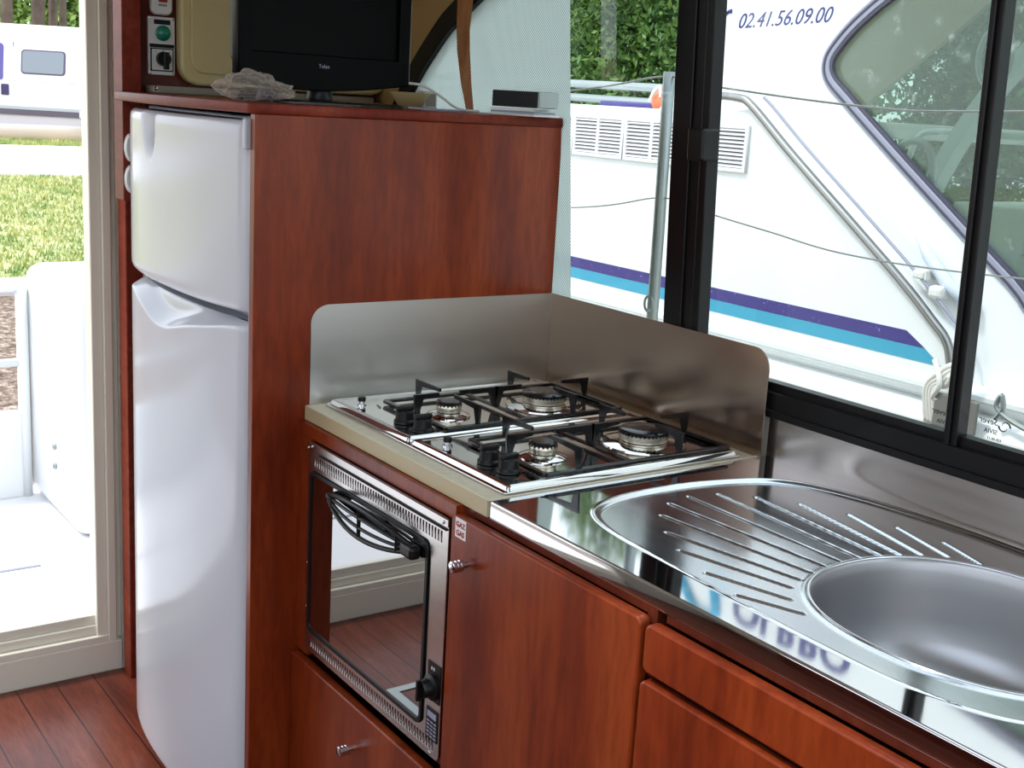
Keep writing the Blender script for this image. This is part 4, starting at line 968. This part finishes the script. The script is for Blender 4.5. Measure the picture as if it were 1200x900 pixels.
vplate('lower_panel', [(x0, vz(141.0)), (x1, vz(141.0)), (x1, vz(124.5)), (x0, vz(124.5))], [], VANG, out=.006)
vplate('door_handle', rrect(vx(-1), vz(101), vx(8), vz(88), .02), [], mat('van_handle', (50, 40, 90), .4), out=.03)
vplate('door_seam', [(vx(12), .36), (vx(13), .36), (vx(13), vz(38)), (vx(12), vz(38))], [], VDK, out=.014)
vplate('seam', [(x0, vz(83.6)), (x1, vz(83.6)), (x1, vz(83)), (x0, vz(83))], [], VANG, out=.014)
bm = bmesh.new(); sbox(bm, (vx(92), -.05, vz(123.5)), (vx(94), .0, vz(115))); bmobj('moulding_joint', bm, VANW, van, local=True)
for wx in (vx(116), vx(-150)):
    bm = bmesh.new(); lathe(bm, [(.20, 0), (.33, .01), (.34, .05), (.34, .2), (.30, .22)], (wx, .24, .32), axis=(0, -1, 0), seg=28); wq = bmobj('wheel', bm, BLKPL, van, local=True)
    bm = bmesh.new(); lathe(bm, [(.19, 0), (.19, .01), (.05, .03)], (wx, .03, .32), axis=(0, -1, 0), seg=24); bmobj('hub_cap', bm, GALV, wq, local=True)

# trees
def tree(name, x, y, z0, trunk_h, trunk_r, crowns, nleaf, leaf, m, label, group, seed, lean=0):
    rt = thing(name, (x, y, z0), label, 'tree', group); rs_ = np.random.RandomState(seed)
    bm = bmesh.new(); stube(bm, catmull([(0, 0, -.1), (lean * .3 + .03, 0, trunk_h * .3), (lean * .6, .02, trunk_h * .65), (lean, 0, trunk_h)], 5), lambda s: trunk_r * (1.15 - .5 * s), 9)
    for k in range(7):
        a = rs_.uniform(0, 2 * PI); h = trunk_h * rs_.uniform(.5, .95); c = crowns[rs_.randint(len(crowns))]
        stube(bm, catmull([(lean * h / trunk_h, 0, h), (c[0] * .5 + math.cos(a) * .2, c[1] * .5, (h + c[2]) / 2), (c[0] + math.cos(a) * c[3] * .5, c[1] + math.sin(a) * c[3] * .5, c[2])], 4), lambda s: trunk_r * .35 * (1.1 - s), 6)
    bmobj('trunk', bm, BARK, rt, local=True, smooth=True)
    P = []; per = nleaf // len(crowns)
    for cx, cy, cz, rx, rz_ in crowns:
        d = rs_.normal(size=(per, 3)); d /= np.linalg.norm(d, axis=1)[:, None]; r_ = rs_.uniform(.35, 1, per) ** .5
        # clumps on the crown surface
        nz = np.array([noise.noise(Vector(q) * 3 + Vector((cx, cy, cz))) for q in d]); r_ = r_ * (1 + .35 * nz)
        P.append(np.stack([cx + d[:, 0] * r_ * rx, cy + d[:, 1] * r_ * rx, cz + d[:, 2] * r_ * rz_], 1))
    P = np.concatenate(P); n_ = len(P); a = rs_.normal(size=(n_, 3)); a /= np.linalg.norm(a, axis=1)[:, None]; b = np.cross(a, rs_.normal(size=(n_, 3))); b /= np.linalg.norm(b, axis=1)[:, None]
    s_ = rs_.uniform(.6, 1.2, n_)[:, None] * leaf
    V = np.stack([P - a * s_, P - b * s_ * .45, P + a * s_, P + b * s_ * .45], 1).reshape(-1, 3)
    me = bpy.data.meshes.new('foliage'); me.from_pydata(V.tolist(), [], np.arange(4 * n_).reshape(-1, 4).tolist())
    link('foliage', me, m, rt, local=True); return rt
LEAFSZ = .060
k = 0
for x, y, hh, lab in ((-13.6, 10.4, 3.2, 'dark green leafy tree at the left edge behind the louvred coaming'), (-11.0, 10.2, 3.6, 'dark green leafy tree in the middle of the left window gap'), (-8.5, 9.8, 3.4, 'dark green leafy tree just left of the thick mullion'), (-7.6, 13.2, 3.4, 'tree seen through the cruiser window, farthest left'), (-5.0, 13.4, 3.3, 'tree seen through the middle of the cruiser window'), (-2.4, 13.0, 3.2, 'tree seen through the cruiser window beside the thin mullion')):
    tree('leafy_tree', x, y, 0, hh, .13, [(0, 0, hh, 1.2, 1.8), (.4, .3, hh * .6, 1.15, 1.2), (-.4, .3, hh * .6, 1.15, 1.3), (0, 0, .9, 1.25, .9), (0, .2, hh + 1.8, 1.0, 1.5)], 36000, LEAFSZ, LEAFD, lab, 'trees behind the cruiser', 11 + k); k += 1
for i, (x, y, r_, le) in enumerate(((-33.4, 7.40, .17, .1), (-34.0, 8.35, .20, 0.1), (-35.4, 9.12, .14, .1), (-34.0, 9.05, .11, -.3), (-33.0, 9.9, .08, -.3))):
    lab = ['thick trunked tree at the left edge behind the van', 'broad brown trunk behind the van roof, second from left', 'medium trunk behind the van, middle of the five', 'slim leaning trunk behind the van, fourth from left', 'thin tree behind the van next to the door jamb'][i]
    tree('bank_tree', x, y, gz(x), 6.5, r_, [(0, 0, 7.5, .9, 1.6)], 3500, .14, LEAFL, lab, 'trees behind the van', 40 + i, le)
for i, (x, y) in enumerate(((-46, 5), (-44, 11.5), (-42, 18))):
    tree('shrub', x, y, gz(x), 2.5, .2, [(0, 0, 2.6, 3.0, 2.6), (1, 1.5, 3.6, 2.2, 2.0), (0, -1.5, 4.4, 2.4, 2.2)], 16000, .15, LEAFL, ['pale green bush far behind the van, leftmost', 'pale green bush far behind the van, middle', 'pale green bush far behind the van, rightmost'][i], 'bushes behind the van', 60 + i)
bpy.context.view_layer.update()
